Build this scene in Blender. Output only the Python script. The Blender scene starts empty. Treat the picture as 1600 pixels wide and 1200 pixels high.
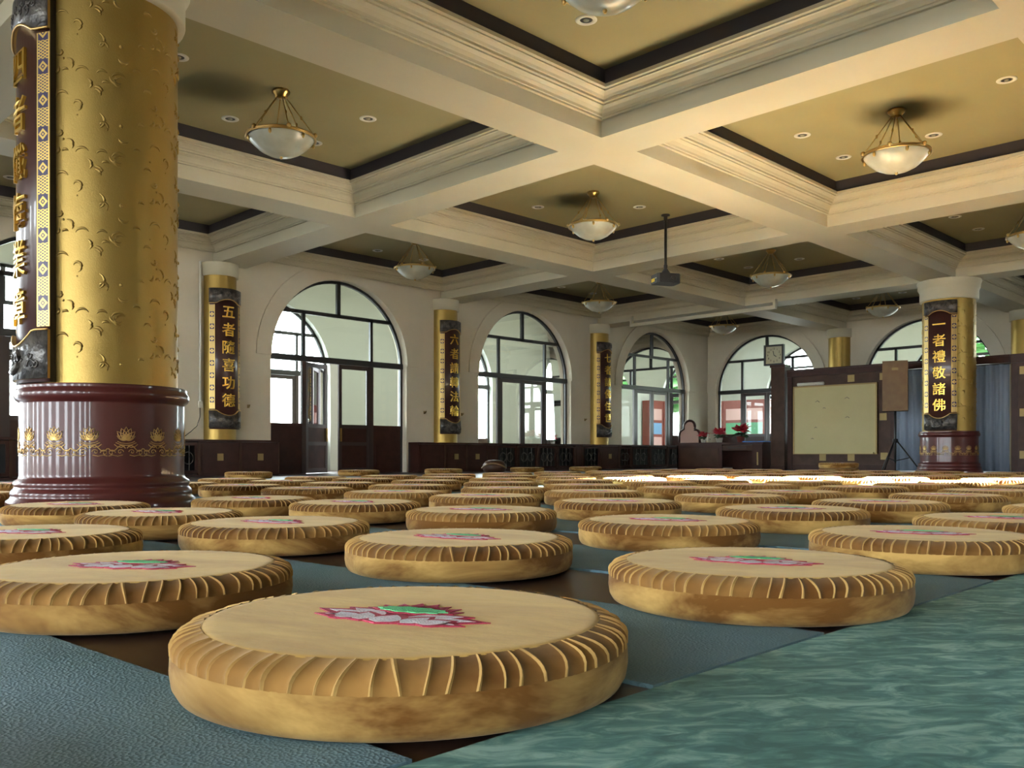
import bpy, bmesh, math, random
from math import sin, cos, pi, sqrt, atan2, radians as R
from mathutils import Vector, Matrix
random.seed(7)
C = bpy.context.scene.collection
S = bpy.context.scene

# ------------------------------------------------------------------ camera
EYE, FPX, YAW, HY, CX = 0.36, 1388.0, 0.7837, 710.5, 797.3
cam = bpy.data.cameras.new('camera')
cam.sensor_width = 36.0
cam.lens = FPX / 1600 * 36
cam.shift_x = (800 - CX) / 1600
cam.shift_y = (HY - 600) / 1600
cam.clip_start = 0.02
cam.clip_end = 400
cam_o = bpy.data.objects.new('camera', cam)
C.objects.link(cam_o)
cam_o.location = (0, 0, EYE)
cam_o.rotation_euler = (pi / 2, 0, (pi / 2 - YAW) - pi / 2)
S.camera = cam_o
SN, CS = sin(YAW), cos(YAW)

def project(u, v, z):
    X = u * SN - v * CS
    Z = u * CS + v * SN
    if Z < 0.05:
        return None
    return CX + FPX * X / Z, HY - FPX * (z - EYE) / Z, Z

# ------------------------------------------------------------------ light
S.view_settings.view_transform = 'Standard'
S.view_settings.look = 'None'
S.view_settings.exposure = 1.76
S.view_settings.gamma = 1.0
S.view_settings.use_curve_mapping = False
S.cycles.max_bounces = 10
S.cycles.diffuse_bounces = 6
S.cycles.transparent_max_bounces = 16
S.cycles.sample_clamp_indirect = 60.0

world = bpy.data.worlds.new('World')
S.world = world
world.use_nodes = True
wn = world.node_tree
bg = wn.nodes['Background']
bg.inputs[0].default_value = (0.86, 0.95, 1.0, 1)
bg.inputs[1].default_value = 10.5

sun = bpy.data.lights.new('sun', 'SUN')
sun.energy = 270.0
sun.angle = R(0.53)
sun.color = (1.0, 0.96, 0.88)
sun_o = bpy.data.objects.new('sun', sun)
C.objects.link(sun_o)
SUND = Vector((-0.43, 0.90, -0.22)).normalized()
sun_o.rotation_euler = SUND.to_track_quat('-Z', 'Y').to_euler()
sun_o.location = (14, -20, 10)

# room dimensions (u along the long window wall, v towards it)
V0, U0, VR, UB = 14.5, 22.7, -6.8, -7.6
BU = [-7.8, -2.8, 2.35, 7.5, 12.65, 17.9, 22.9]
BV = [-7.0, -2.6, 1.8, 6.18, 10.58, 14.7]
ZS, ZL, ZP = 3.66, 4.06, 4.22
GV, GU, GZ = 17.3, 25.6, 3.95
WIN_L = [-5.55, -0.41, 4.73, 9.87, 15.01, 20.15]
WIN_F = [12.66, 8.28, 3.9, -0.48, -4.86]
WIN_R = []
PIL_L = [2.17, 7.31, 12.44, 17.59]
PIL_F = [10.46, 6.08]
WR, WS = 1.56, 2.18
DOORS = [(v + d - 0.42, v + d + 0.42, 0.0, 3.62) for v in sorted(WIN_F) for d in (-1.15, 1.15)]
SUNWIN = (13.45, 15.55, 2.44, 3.34)

def portal(name, loc, sx, sy, direction):
    l = bpy.data.lights.new(name, 'AREA')
    l.shape = 'RECTANGLE'
    l.size, l.size_y = sx, sy
    l.cycles.is_portal = True
    o = bpy.data.objects.new(name, l)
    C.objects.link(o)
    o.location = loc
    d = Vector(direction)
    side = Vector((0, 0, 1)).cross(d)
    o.rotation_euler = Matrix((side, Vector((0, 0, 1)), -d)).transposed().to_euler()

for a, b, z0, z1 in DOORS:
    portal('portal', (UB - 0.35, (a + b) / 2, 1.81), 1.0, 3.7, (1, 0, 0))
for u in WIN_L:
    portal('portal', (u, GV + 0.4, 1.95), 3.3, 3.9, (0, -1, 0))
for v in WIN_F[:3]:
    portal('portal', (GU + 0.4, v, 1.95), 3.3, 3.9, (-1, 0, 0))

# ------------------------------------------------------------------ materials
def srgb(r, g, b):
    f = lambda c: (c / 255 / 12.92) if c / 255 <= 0.04045 else ((c / 255 + 0.055) / 1.055) ** 2.4
    return (f(r), f(g), f(b), 1)

def mat(name, col, rough=0.6, metal=0.0, noise=None, bump=None, spec=0.5, sheen=0.0, sheentint=None, coat=0.0):
    """noise=(scale, second colour, detail); bump=(scale, strength)"""
    m = bpy.data.materials.new(name)
    m.use_nodes = True
    nt = m.node_tree
    b = nt.nodes['Principled BSDF']
    b.inputs['Base Color'].default_value = col
    b.inputs['Roughness'].default_value = rough
    b.inputs['Metallic'].default_value = metal
    b.inputs['Specular IOR Level'].default_value = spec
    if sheen:
        b.inputs['Sheen Weight'].default_value = sheen
        b.inputs['Sheen Roughness'].default_value = 0.4
        if sheentint:
            b.inputs['Sheen Tint'].default_value = sheentint
    if coat:
        b.inputs['Coat Weight'].default_value = coat
        b.inputs['Coat Roughness'].default_value = 0.04
    tc = nt.nodes.new('ShaderNodeTexCoord')
    if noise:
        n = nt.nodes.new('ShaderNodeTexNoise')
        n.inputs['Scale'].default_value = noise[0]
        n.inputs['Detail'].default_value = noise[2] if len(noise) > 2 else 4
        nt.links.new(tc.outputs['Object'], n.inputs['Vector'])
        rp = nt.nodes.new('ShaderNodeValToRGB')
        rp.color_ramp.elements[0].position = 0.35
        rp.color_ramp.elements[1].position = 0.65
        rp.color_ramp.elements[0].color = col
        rp.color_ramp.elements[1].color = noise[1]
        nt.links.new(n.outputs['Fac'], rp.inputs['Fac'])
        nt.links.new(rp.outputs['Color'], b.inputs['Base Color'])
    if bump:
        n2 = nt.nodes.new('ShaderNodeTexNoise')
        n2.inputs['Scale'].default_value = bump[0]
        n2.inputs['Detail'].default_value = 3
        nt.links.new(tc.outputs['Object'], n2.inputs['Vector'])
        bp = nt.nodes.new('ShaderNodeBump')
        bp.inputs['Strength'].default_value = bump[1]
        bp.inputs['Distance'].default_value = 0.02
        nt.links.new(n2.outputs['Fac'], bp.inputs['Height'])
        nt.links.new(bp.outputs['Normal'], b.inputs['Normal'])
    return m

M = {}
M['wall'] = mat('cream_plaster', (0.60, 0.54, 0.42, 1), 0.85, noise=(1.2, (0.55, 0.49, 0.37, 1)))
M['cream'] = mat('cream_beam_paint', (0.50, 0.455, 0.335, 1), 0.6, noise=(0.9, (0.465, 0.42, 0.295, 1)))
M['panel'] = mat('ceiling_panel_paint', (0.31, 0.268, 0.132, 1), 0.75, noise=(0.8, (0.28, 0.242, 0.115, 1), 6))
M['band'] = mat('dark_frieze_paint', (0.035, 0.028, 0.032, 1), 0.7)
M['gallery'] = mat('white_green_plaster', (0.42, 0.435, 0.385, 1), 0.85)
M['floor'] = mat('dark_brown_floor', (0.045, 0.022, 0.014, 1), 0.35, noise=(3, (0.030, 0.014, 0.010, 1)))
M['wood'] = mat('dark_red_wood', (0.046, 0.016, 0.011, 1), 0.38, spec=0.22, noise=(6, (0.032, 0.011, 0.008, 1)))
M['wood2'] = mat('brown_wood', (0.060, 0.027, 0.016, 1), 0.42, spec=0.22, noise=(5, (0.042, 0.019, 0.011, 1)))
M['ltwood'] = mat('light_wood', (0.42, 0.22, 0.08, 1), 0.5)
M['black'] = mat('black_metal', (0.012, 0.012, 0.013, 1), 0.45)
M['steel'] = mat('dark_frame_metal', (0.018, 0.017, 0.018, 1), 0.4)
M['frame2'] = mat('brown_door_frame', (0.030, 0.014, 0.012, 1), 0.4)
M['brass'] = mat('brass', (0.48, 0.32, 0.11, 1), 0.28, 1.0)
M['brassplate'] = mat('dull_brass_plate', (0.28, 0.20, 0.08, 1), 0.45, 0.6)
M['white'] = mat('white_plastic', (0.62, 0.60, 0.52, 1), 0.5)
M['lampglass'] = mat('frosted_lamp_glass', (0.40, 0.39, 0.31, 1), 0.25, noise=(5, (0.33, 0.32, 0.25, 1)))
M['maroon'] = mat('maroon_lacquer', (0.075, 0.016, 0.014, 1), 0.3, spec=0.25, coat=0.32, noise=(4, (0.070, 0.014, 0.013, 1)))
M['goldline'] = mat('gold_line', (0.62, 0.40, 0.14, 1), 0.35, 0.7)
M['plaque'] = mat('plaque_brown', (0.050, 0.017, 0.015, 1), 0.35, coat=0.3)
M['plaqueside'] = mat('plaque_dark_side', (0.012, 0.007, 0.006, 1), 0.5)
M['goldpaint'] = mat('gold_leaf_letter', (0.75, 0.48, 0.09, 1), 0.3, 0.85)
M['carved'] = mat('carved_dark_relief', (0.030, 0.027, 0.028, 1), 0.35, 0.3, noise=(14, (0.12, 0.105, 0.09, 1), 5), bump=(16, 1.0))
M['screen'] = mat('yellowed_white_board', (0.42, 0.36, 0.17, 1), 0.5, noise=(1.5, (0.39, 0.335, 0.155, 1)))
M['curtain'] = mat('blue_grey_curtain', (0.22, 0.265, 0.34, 1), 0.8)
M['speaker'] = mat('tan_speaker_cabinet', (0.19, 0.115, 0.050, 1), 0.6, noise=(9, (0.17, 0.095, 0.045, 1)))
M['red'] = mat('red_petals', (0.50, 0.012, 0.030, 1), 0.6)
M['leaf'] = mat('dark_leaf', (0.020, 0.060, 0.022, 1), 0.6)
M['blue'] = mat('blue_folder', (0.03, 0.16, 0.50, 1), 0.5)
M['pink'] = mat('pinkish_wood_panel', (0.50, 0.33, 0.27, 1), 0.5)
M['yellow'] = mat('yellow_sticker', (0.75, 0.55, 0.02, 1), 0.5)
M['clockface'] = mat('clock_face', (0.42, 0.40, 0.27, 1), 0.5)
M['bookred'] = mat('red_brown_cabinet', (0.20, 0.045, 0.030, 1), 0.5)
M['paper'] = mat('poster_paper', (0.55, 0.35, 0.32, 1), 0.7)
M['green'] = mat('green_paper', (0.10, 0.30, 0.16, 1), 0.7)
M['bluepaper'] = mat('blue_paper', (0.15, 0.30, 0.50, 1), 0.7)
M['ground'] = mat('grey_paving', (0.07, 0.07, 0.065, 1), 0.9)
M['render'] = mat('sun_block_render', (0.5, 0.5, 0.47, 1), 0.9)
M['foliage'] = mat('tree_foliage', (0.10, 0.26, 0.10, 1), 0.8, noise=(3, (0.20, 0.38, 0.14, 1)))
M['bark'] = mat('bark', (0.10, 0.07, 0.05, 1), 0.9)

# pane glass: clear with a weak mirror
def glass():
    m = bpy.data.materials.new('window_glass')
    m.use_nodes = True
    nt = m.node_tree
    nt.nodes.clear()
    o = nt.nodes.new('ShaderNodeOutputMaterial')
    mx = nt.nodes.new('ShaderNodeMixShader')
    t = nt.nodes.new('ShaderNodeBsdfTransparent')
    t.inputs[0].default_value = (0.90, 0.96, 0.92, 1)
    g = nt.nodes.new('ShaderNodeBsdfGlossy')
    g.inputs['Roughness'].default_value = 0.02
    fr = nt.nodes.new('ShaderNodeFresnel')
    fr.inputs[0].default_value = 1.35
    nt.links.new(fr.outputs[0], mx.inputs[0])
    nt.links.new(t.outputs[0], mx.inputs[1])
    nt.links.new(g.outputs[0], mx.inputs[2])
    nt.links.new(mx.outputs[0], o.inputs[0])
    return m
M['glass'] = glass()

def math_node(nt, op, a, b=None, c=None):
    n = nt.nodes.new('ShaderNodeMath')
    n.operation = op
    for k, x in enumerate((a, b, c)):
        if x is None:
            continue
        if isinstance(x, (int, float)):
            n.inputs[k].default_value = x
        else:
            nt.links.new(x, n.inputs[k])
    return n.outputs[0]

# gold pillar skin: embossed crescents and dots over gold paint (uses UV in metres)
def gold_skin(emboss):
    m = bpy.data.materials.new('embossed_gold' if emboss else 'plain_gold')
    m.use_nodes = True
    nt = m.node_tree
    b = nt.nodes['Principled BSDF']
    b.inputs['Metallic'].default_value = 0.75
    b.inputs['Roughness'].default_value = 0.43
    tc = nt.nodes.new('ShaderNodeTexCoord')
    n = nt.nodes.new('ShaderNodeTexNoise')
    n.inputs['Scale'].default_value = 5
    n.inputs['Detail'].default_value = 6
    nt.links.new(tc.outputs['Object'], n.inputs['Vector'])
    rp = nt.nodes.new('ShaderNodeValToRGB')
    rp.color_ramp.elements[0].color = (0.40, 0.27, 0.075, 1)
    rp.color_ramp.elements[1].color = (0.34, 0.215, 0.052, 1)
    nt.links.new(n.outputs['Fac'], rp.inputs['Fac'])
    nt.links.new(rp.outputs['Color'], b.inputs['Base Color'])
    n2 = nt.nodes.new('ShaderNodeTexNoise')
    n2.inputs['Scale'].default_value = 120
    nt.links.new(tc.outputs['Object'], n2.inputs['Vector'])
    bp = nt.nodes.new('ShaderNodeBump')
    bp.inputs['Strength'].default_value = 0.10
    bp.inputs['Distance'].default_value = 0.01
    nt.links.new(n2.outputs['Fac'], bp.inputs['Height'])
    nt.links.new(bp.outputs['Normal'], b.inputs['Normal'])
    return m
M['gold'] = gold_skin(True)

# curtain/strip pattern for the plaque borders: gold lattice on purple, UV metres
def border_mat():
    m = bpy.data.materials.new('gold_lattice_border')
    m.use_nodes = True
    nt = m.node_tree
    b = nt.nodes['Principled BSDF']
    b.inputs['Roughness'].default_value = 0.4
    uv = nt.nodes.new('ShaderNodeUVMap')
    sp = nt.nodes.new('ShaderNodeSeparateXYZ')
    nt.links.new(uv.outputs[0], sp.inputs[0])
    x, y = sp.outputs[0], sp.outputs[1]           # x 0..1 across, y in metres
    fy = math_node(nt, 'FRACT', math_node(nt, 'DIVIDE', y, 0.208))
    ax = math_node(nt, 'ABSOLUTE', math_node(nt, 'SUBTRACT', x, 0.5))
    # part one: large diamond rings in the first 40 % of each repeat
    dy = math_node(nt, 'ABSOLUTE', math_node(nt, 'SUBTRACT', fy, 0.22))
    d = math_node(nt, 'ADD', ax, math_node(nt, 'MULTIPLY', dy, 2.2))
    ring = math_node(nt, 'COMPARE', d, 0.28, 0.09)
    core = math_node(nt, 'LESS_THAN', d, 0.09)
    dia = math_node(nt, 'MAXIMUM', ring, core)
    # part two: small lattice
    lx = math_node(nt, 'ABSOLUTE', math_node(nt, 'SUBTRACT', math_node(nt, 'FRACT', math_node(nt, 'MULTIPLY', x, 3.0)), 0.5))
    ly = math_node(nt, 'ABSOLUTE', math_node(nt, 'SUBTRACT', math_node(nt, 'FRACT', math_node(nt, 'MULTIPLY', fy, 11.0)), 0.5))
    lat = math_node(nt, 'COMPARE', math_node(nt, 'ADD', lx, ly), 0.5, 0.2)
    sel = math_node(nt, 'GREATER_THAN', fy, 0.44)
    pat = math_node(nt, 'ADD', math_node(nt, 'MULTIPLY', sel, lat), math_node(nt, 'MULTIPLY', math_node(nt, 'SUBTRACT', 1.0, sel), dia))
    edge = math_node(nt, 'GREATER_THAN', ax, 0.40)
    fac = math_node(nt, 'MAXIMUM', pat, edge)
    mx = nt.nodes.new('ShaderNodeMix')
    mx.data_type = 'RGBA'
    mx.inputs[6].default_value = (0.030, 0.018, 0.070, 1)
    mx.inputs[7].default_value = (0.62, 0.42, 0.12, 1)
    nt.links.new(fac, mx.inputs[0])
    nt.links.new(mx.outputs[2], b.inputs['Base Color'])
    nt.links.new(math_node(nt, 'MULTIPLY', fac, 0.6), b.inputs['Metallic'])
    return m
M['border'] = border_mat()

# velvet of the cushions, colour patches differ from cushion to cushion
def velvet(name, c1, c2, sc, stretch=(1, 1, 1)):
    m = bpy.data.materials.new(name)
    m.use_nodes = True
    nt = m.node_tree
    b = nt.nodes['Principled BSDF']
    b.inputs['Roughness'].default_value = 0.9
    b.inputs['Specular IOR Level'].default_value = 0.15
    b.inputs['Sheen Weight'].default_value = 0.18
    b.inputs['Sheen Roughness'].default_value = 0.5
    b.inputs['Sheen Tint'].default_value = (1, 0.86, 0.6, 1)
    tc = nt.nodes.new('ShaderNodeTexCoord')
    oi = nt.nodes.new('ShaderNodeObjectInfo')
    mp = nt.nodes.new('ShaderNodeMapping')
    mp.inputs['Scale'].default_value = stretch
    cb = nt.nodes.new('ShaderNodeCombineXYZ')
    r40 = math_node(nt, 'MULTIPLY', oi.outputs['Random'], 40.0)
    for k in range(3):
        nt.links.new(r40, cb.inputs[k])
    nt.links.new(tc.outputs['Object'], mp.inputs['Vector'])
    nt.links.new(cb.outputs[0], mp.inputs['Location'])
    n = nt.nodes.new('ShaderNodeTexNoise')
    n.inputs['Scale'].default_value = sc
    n.inputs['Detail'].default_value = 5
    n.inputs['Roughness'].default_value = 0.6
    n.inputs['Distortion'].default_value = 0.6
    nt.links.new(mp.outputs[0], n.inputs['Vector'])
    rp = nt.nodes.new('ShaderNodeValToRGB')
    rp.color_ramp.elements[0].position = 0.42
    rp.color_ramp.elements[1].position = 0.66
    rp.color_ramp.elements[0].color = c1
    rp.color_ramp.elements[1].color = c2
    nt.links.new(n.outputs['Fac'], rp.inputs['Fac'])
    nt.links.new(rp.outputs['Color'], b.inputs['Base Color'])
    n2 = nt.nodes.new('ShaderNodeTexNoise')
    n2.inputs['Scale'].default_value = 14
    n2.inputs['Detail'].default_value = 4
    nt.links.new(mp.outputs[0], n2.inputs['Vector'])
    bp = nt.nodes.new('ShaderNodeBump')
    bp.inputs['Strength'].default_value = 0.25
    bp.inputs['Distance'].default_value = 0.012
    nt.links.new(n2.outputs['Fac'], bp.inputs['Height'])
    nt.links.new(bp.outputs['Normal'], b.inputs['Normal'])
    return m
M['velvet_top'] = velvet('tan_velvet_top', (0.58, 0.345, 0.090, 1), (0.43, 0.235, 0.050, 1), 2.2, (1, 2.2, 1))
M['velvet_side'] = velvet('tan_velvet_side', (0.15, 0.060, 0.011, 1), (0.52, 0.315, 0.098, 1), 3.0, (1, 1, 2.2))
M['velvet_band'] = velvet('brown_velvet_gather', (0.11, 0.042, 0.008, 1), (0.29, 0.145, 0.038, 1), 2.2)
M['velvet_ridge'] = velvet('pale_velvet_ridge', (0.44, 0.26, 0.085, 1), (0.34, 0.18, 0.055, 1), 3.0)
M['emb_red'] = mat('crimson_thread', (0.38, 0.010, 0.045, 1), 0.6, bump=(300, 0.4))
M['emb_white'] = mat('pale_pink_thread', (0.62, 0.50, 0.54, 1), 0.6, noise=(40, (0.72, 0.66, 0.72, 1)), bump=(300, 0.4))
M['emb_green'] = mat('green_thread', (0.10, 0.48, 0.20, 1), 0.6, bump=(300, 0.4))

def mat_weave():
    m = mat('blue_grey_foam_mat', (0.135, 0.24, 0.295, 1), 0.75, noise=(2.0, (0.100, 0.185, 0.205, 1)))
    nt = m.node_tree
    b = nt.nodes['Principled BSDF']
    tc = nt.nodes.new('ShaderNodeTexCoord')
    v = nt.nodes.new('ShaderNodeTexVoronoi')
    v.inputs['Scale'].default_value = 190
    nt.links.new(tc.outputs['Object'], v.inputs['Vector'])
    bp = nt.nodes.new('ShaderNodeBump')
    bp.inputs['Strength'].default_value = 0.5
    bp.inputs['Distance'].default_value = 0.003
    nt.links.new(v.outputs['Distance'], bp.inputs['Height'])
    nt.links.new(bp.outputs['Normal'], b.inputs['Normal'])
    return m
M['mat'] = mat_weave()

def carpet_mat():
    m = bpy.data.materials.new('marbled_green_runner')
    m.use_nodes = True
    nt = m.node_tree
    b = nt.nodes['Principled BSDF']
    b.inputs['Roughness'].default_value = 0.7
    tc = nt.nodes.new('ShaderNodeTexCoord')
    mp = nt.nodes.new('ShaderNodeMapping')
    mp.vector_type = 'TEXTURE'
    mp.inputs['Scale'].default_value = (0.085, 0.038, 1)
    mp.inputs['Rotation'].default_value = (0, 0, R(-38))
    nt.links.new(tc.outputs['Object'], mp.inputs['Vector'])
    n = nt.nodes.new('ShaderNodeTexNoise')
    n.inputs['Scale'].default_value = 1.0
    n.inputs['Detail'].default_value = 6
    n.inputs['Roughness'].default_value = 0.62
    n.inputs['Distortion'].default_value = 1.1
    nt.links.new(mp.outputs[0], n.inputs['Vector'])
    rp = nt.nodes.new('ShaderNodeValToRGB')
    e = rp.color_ramp.elements
    e[0].position, e[0].color = 0.40, (0.075, 0.19, 0.18, 1)
    e[1].position, e[1].color = 0.63, (0.34, 0.56, 0.50, 1)
    k = e.new(0.50)
    k.color = (0.125, 0.29, 0.27, 1)
    nl = nt.nodes.new('ShaderNodeTexNoise')
    nl.inputs['Scale'].default_value = 0.28
    nl.inputs['Detail'].default_value = 3
    nt.links.new(mp.outputs[0], nl.inputs['Vector'])
    nt.links.new(math_node(nt, 'ADD', math_node(nt, 'MULTIPLY', n.outputs['Fac'], 0.7), math_node(nt, 'MULTIPLY', nl.outputs['Fac'], 0.3)), rp.inputs['Fac'])
    nt.links.new(rp.outputs['Color'], b.inputs['Base Color'])
    return m
M['carpet'] = carpet_mat()

# ------------------------------------------------------------------ mesh helpers
class MB:
    def __init__(self, *mats):
        self.v, self.f, self.mi, self.sm = [], [], [], []
        self.mats = list(mats)
        self.uv = {}
    def face(self, idx, m=0, smooth=False):
        self.f.append(tuple(idx)); self.mi.append(m); self.sm.append(smooth)
    def quad(self, a, b, c, d, m=0, smooth=False):
        k = len(self.v)
        self.v += [a, b, c, d]
        self.face((k, k + 1, k + 2, k + 3), m, smooth)
    def box(self, x0, x1, y0, y1, z0, z1, m=0):
        k = len(self.v)
        self.v += [(x, y, z) for z in (z0, z1) for y in (y0, y1) for x in (x0, x1)]
        for q in ((0, 2, 3, 1), (4, 5, 7, 6), (0, 1, 5, 4), (2, 6, 7, 3), (0, 4, 6, 2), (1, 3, 7, 5)):
            self.face([k + i for i in q], m)
        return self
    def lathe(self, prof, n=48, a0=0.0, a1=2 * pi, c=(0, 0, 0), m=0, smooth=True, mf=None):
        """prof: list of (r, z); closed ring when a full turn"""
        full = abs(a1 - a0 - 2 * pi) < 1e-6
        cols = n if full else n + 1
        k = len(self.v)
        for i in range(cols):
            a = a0 + (a1 - a0) * i / n
            for r, z in prof:
                self.v.append((c[0] + r * cos(a), c[1] + r * sin(a), c[2] + z))
        P = len(prof)
        for i in range(n):
            j = (i + 1) % cols
            for p in range(P - 1):
                mm = mf(i, p) if mf else m
                if prof[p][0] < 1e-6 and prof[p + 1][0] < 1e-6:
                    continue
                self.face((k + i * P + p, k + j * P + p, k + j * P + p + 1, k + i * P + p + 1), mm, smooth)
        return self
    def slab(self, r0, r1, a0, a1, z0, z1, n=12, m=0, ms=None, c=(0, 0, 0)):
        """curved slab round the z axis"""
        ms = m if ms is None else ms
        k = len(self.v)
        for i in range(n + 1):
            a = a0 + (a1 - a0) * i / n
            for r, z in ((r0, z0), (r1, z0), (r1, z1), (r0, z1)):
                self.v.append((c[0] + r * cos(a), c[1] + r * sin(a), c[2] + z))
        for i in range(n):
            b, d = k + i * 4, k + i * 4 + 4
            self.face((b + 1, d + 1, d + 2, b + 2), m, True)
            self.face((b, b + 3, d + 3, d), ms)
            self.face((b, d, d + 1, b + 1), ms)
            self.face((b + 3, b + 2, d + 2, d + 3), ms)
        self.face((k, k + 1, k + 2, k + 3), ms)
        e = k + n * 4
        self.face((e, e + 3, e + 2, e + 1), ms)
        return self
    def tube(self, pts, r=0.01, n=8, m=0, closed=False, cap=True):
        pts = [Vector(p) for p in pts]
        k = len(self.v)
        N = len(pts)
        rr = r if isinstance(r, (list, tuple)) else [r] * N
        up = Vector((0, 0, 1))
        for i, p in enumerate(pts):
            a = pts[(i - 1) % N] if (closed or i > 0) else p
            b = pts[(i + 1) % N] if (closed or i < N - 1) else p
            t = (b - a).normalized()
            s = t.cross(up)
            if s.length < 1e-3:
                s = t.cross(Vector((1, 0, 0)))
            s.normalize()
            w = s.cross(t).normalized()
            for q in range(n):
                an = 2 * pi * q / n
                self.v.append(tuple(p + (s * cos(an) + w * sin(an)) * rr[i]))
        for i in range(N if closed else N - 1):
            j = (i + 1) % N
            for q in range(n):
                q2 = (q + 1) % n
                self.face((k + i * n + q, k + i * n + q2, k + j * n + q2, k + j * n + q), m, True)
        if cap and not closed:
            self.face([k + q for q in range(n)][::-1], m)
            self.face([k + (N - 1) * n + q for q in range(n)], m)
        return self
    def prism(self, poly, z0, z1, m=0, fn=None):
        """polygon in xy extruded z0..z1; fn maps (x,y,z) to a point"""
        fn = fn or (lambda x, y, z: (x, y, z))
        k, n = len(self.v), len(poly)
        self.v += [fn(x, y, z0) for x, y in poly] + [fn(x, y, z1) for x, y in poly]
        self.face([k + i for i in range(n)][::-1], m)
        self.face([k + n + i for i in range(n)], m)
        for i in range(n):
            j = (i + 1) % n
            self.face((k + i, k + j, k + n + j, k + n + i), m)
        return self
    def ball(self, c, r, m=0, nu=12, nv=8, sz=1.0):
        prof = [(max(r * sin(pi * i / nv), 0.0), -r * sz * cos(pi * i / nv)) for i in range(nv + 1)]
        return self.lathe(prof, nu, c=c, m=m)
    def mesh(self, name):
        me = bpy.data.meshes.new(name)
        me.from_pydata(self.v, [], self.f)
        for mm in self.mats:
            me.materials.append(mm)
        me.polygons.foreach_set('material_index', self.mi)
        me.polygons.foreach_set('use_smooth', self.sm)
        if self.uv:
            l = me.uv_layers.new(name='UVMap')
            for p in me.polygons:
                for li, vi in zip(p.loop_indices, p.vertices):
                    l.data[li].uv = self.uv.get(vi, (0, 0))
        me.update()
        bm = bmesh.new(); bm.from_mesh(me)
        bmesh.ops.remove_doubles(bm, verts=bm.verts, dist=1e-6)
        bmesh.ops.recalc_face_normals(bm, faces=bm.faces)
        bm.to_mesh(me); bm.free()
        return me
    def obj(self, name, parent=None, loc=(0, 0, 0), rz=0.0):
        return link(name, self.mesh(name), parent, loc, rz)

def link(name, me, parent=None, loc=(0, 0, 0), rz=0.0):
    o = bpy.data.objects.new(name, me)
    C.objects.link(o)
    o.location = loc
    o.rotation_euler = (0, 0, rz)
    if parent:
        o.parent = parent
    return o

def tag(o, label, cat, group=None, kind='thing'):
    o['label'] = label
    o['category'] = cat
    o['kind'] = kind
    if group:
        o['group'] = group
    return o

def thing(name, label, cat, loc=(0, 0, 0), rz=0.0, group=None):
    return tag(link(name, None, None, loc, rz), label, cat, group)

def struct(o):
    o['kind'] = 'structure'
    return o

ORD = ['zeroth', 'first', 'second', 'third', 'fourth', 'fifth', 'sixth', 'seventh', 'eighth', 'ninth', 'tenth', 'eleventh',
       'twelfth', 'thirteenth', 'fourteenth', 'fifteenth', 'sixteenth', 'seventeenth', 'eighteenth', 'nineteenth', 'twentieth']

# ------------------------------------------------------------------ floor
struct(MB(M['floor']).box(UB - 0.3, GU + 0.3, VR - 0.3, GV + 0.3, -0.2, 0.0).obj('floor'))
struct(MB(M['ground']).box(-60, 90, -60, 90, -0.6, -0.35).obj('ground'))

# unseen blocks added to keep low sun out of the galleries
struct(MB(M['render']).box(UB - .2, U0 + .2, VR - .2, V0 + .2, 4.6, 9.5).obj('sun_block_upper'))
tag(MB(M['render']).box(27.6, 46, -20, -2.2, -.35, 12).obj('sun_block_side'), 'tall pale block added to keep low sun off the far gallery', 'sun blocker')

# ------------------------------------------------------------------ walls with arched openings
def arch_wall(name, fn, a0, a1, top, openings, thick, mt, r=WR, spring=WS, extra=()):
    """fn(a, d, z) -> world point: a along the wall, d into its thickness. openings: centres of arches reaching the floor.
    extra: rectangles (a0, a1, z0, z1) left open"""
    mb = MB(mt)
    n = 28
    def quad2(p, q, s, t):
        for d in (0.0, thick):
            mb.quad(fn(p[0], d, p[1]), fn(q[0], d, q[1]), fn(s[0], d, s[1]), fn(t[0], d, t[1]))
    def reveal(p, q):
        mb.quad(fn(p[0], 0, p[1]), fn(q[0], 0, q[1]), fn(q[0], thick, q[1]), fn(p[0], thick, p[1]))
    cuts = sorted([(c - r, c + r, 'arch', c) for c in openings] + [(e[0], e[1], 'rect', e) for e in extra])
    a = a0
    for lo, hi, kind, dat in cuts:
        if lo > a:
            quad2((a, 0), (lo, 0), (lo, top), (a, top))
        if kind == 'arch':
            c = dat
            pts = [(c - r * cos(pi * i / n), spring + r * sin(pi * i / n)) for i in range(n + 1)]
            reveal((lo, 0), (lo, spring)); reveal((hi, 0), (hi, spring))
            for i in range(n):
                p, q = pts[i], pts[i + 1]
                quad2(p, q, (q[0], top), (p[0], top))
                reveal(p, q)
        else:
            z0, z1 = dat[2], dat[3]
            quad2((lo, 0), (hi, 0), (hi, z0), (lo, z0))
            quad2((lo, z1), (hi, z1), (hi, top), (lo, top))
            reveal((lo, z0), (hi, z0)); reveal((lo, z1), (hi, z1)); reveal((lo, z0), (lo, z1)); reveal((hi, z0), (hi, z1))
        a = hi
    if a < a1:
        quad2((a, 0), (a1, 0), (a1, top), (a, top))
    for aa in (a0, a1):
        reveal((aa, 0), (aa, top))
    reveal((a0, top), (a1, top))
    return struct(mb.obj(name))

TH = 0.30
arch_wall('wall_left', lambda a, d, z: (a, V0 + d, z), UB, U0, 4.5, WIN_L, TH, M['wall'])
arch_wall('wall_far', lambda a, d, z: (U0 + d, a, z), VR, V0 + TH, 4.5, WIN_F[:3], TH, M['wall'])
arch_wall('wall_right', lambda a, d, z: (a, VR - d, z), UB, U0 + TH, 4.5, WIN_R, 0.12, M['wall'], extra=[SUNWIN])
arch_wall('wall_back', lambda a, d, z: (UB - d, a, z), VR, V0 + TH, 4.5, [], TH, M['wall'], extra=DOORS)
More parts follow.
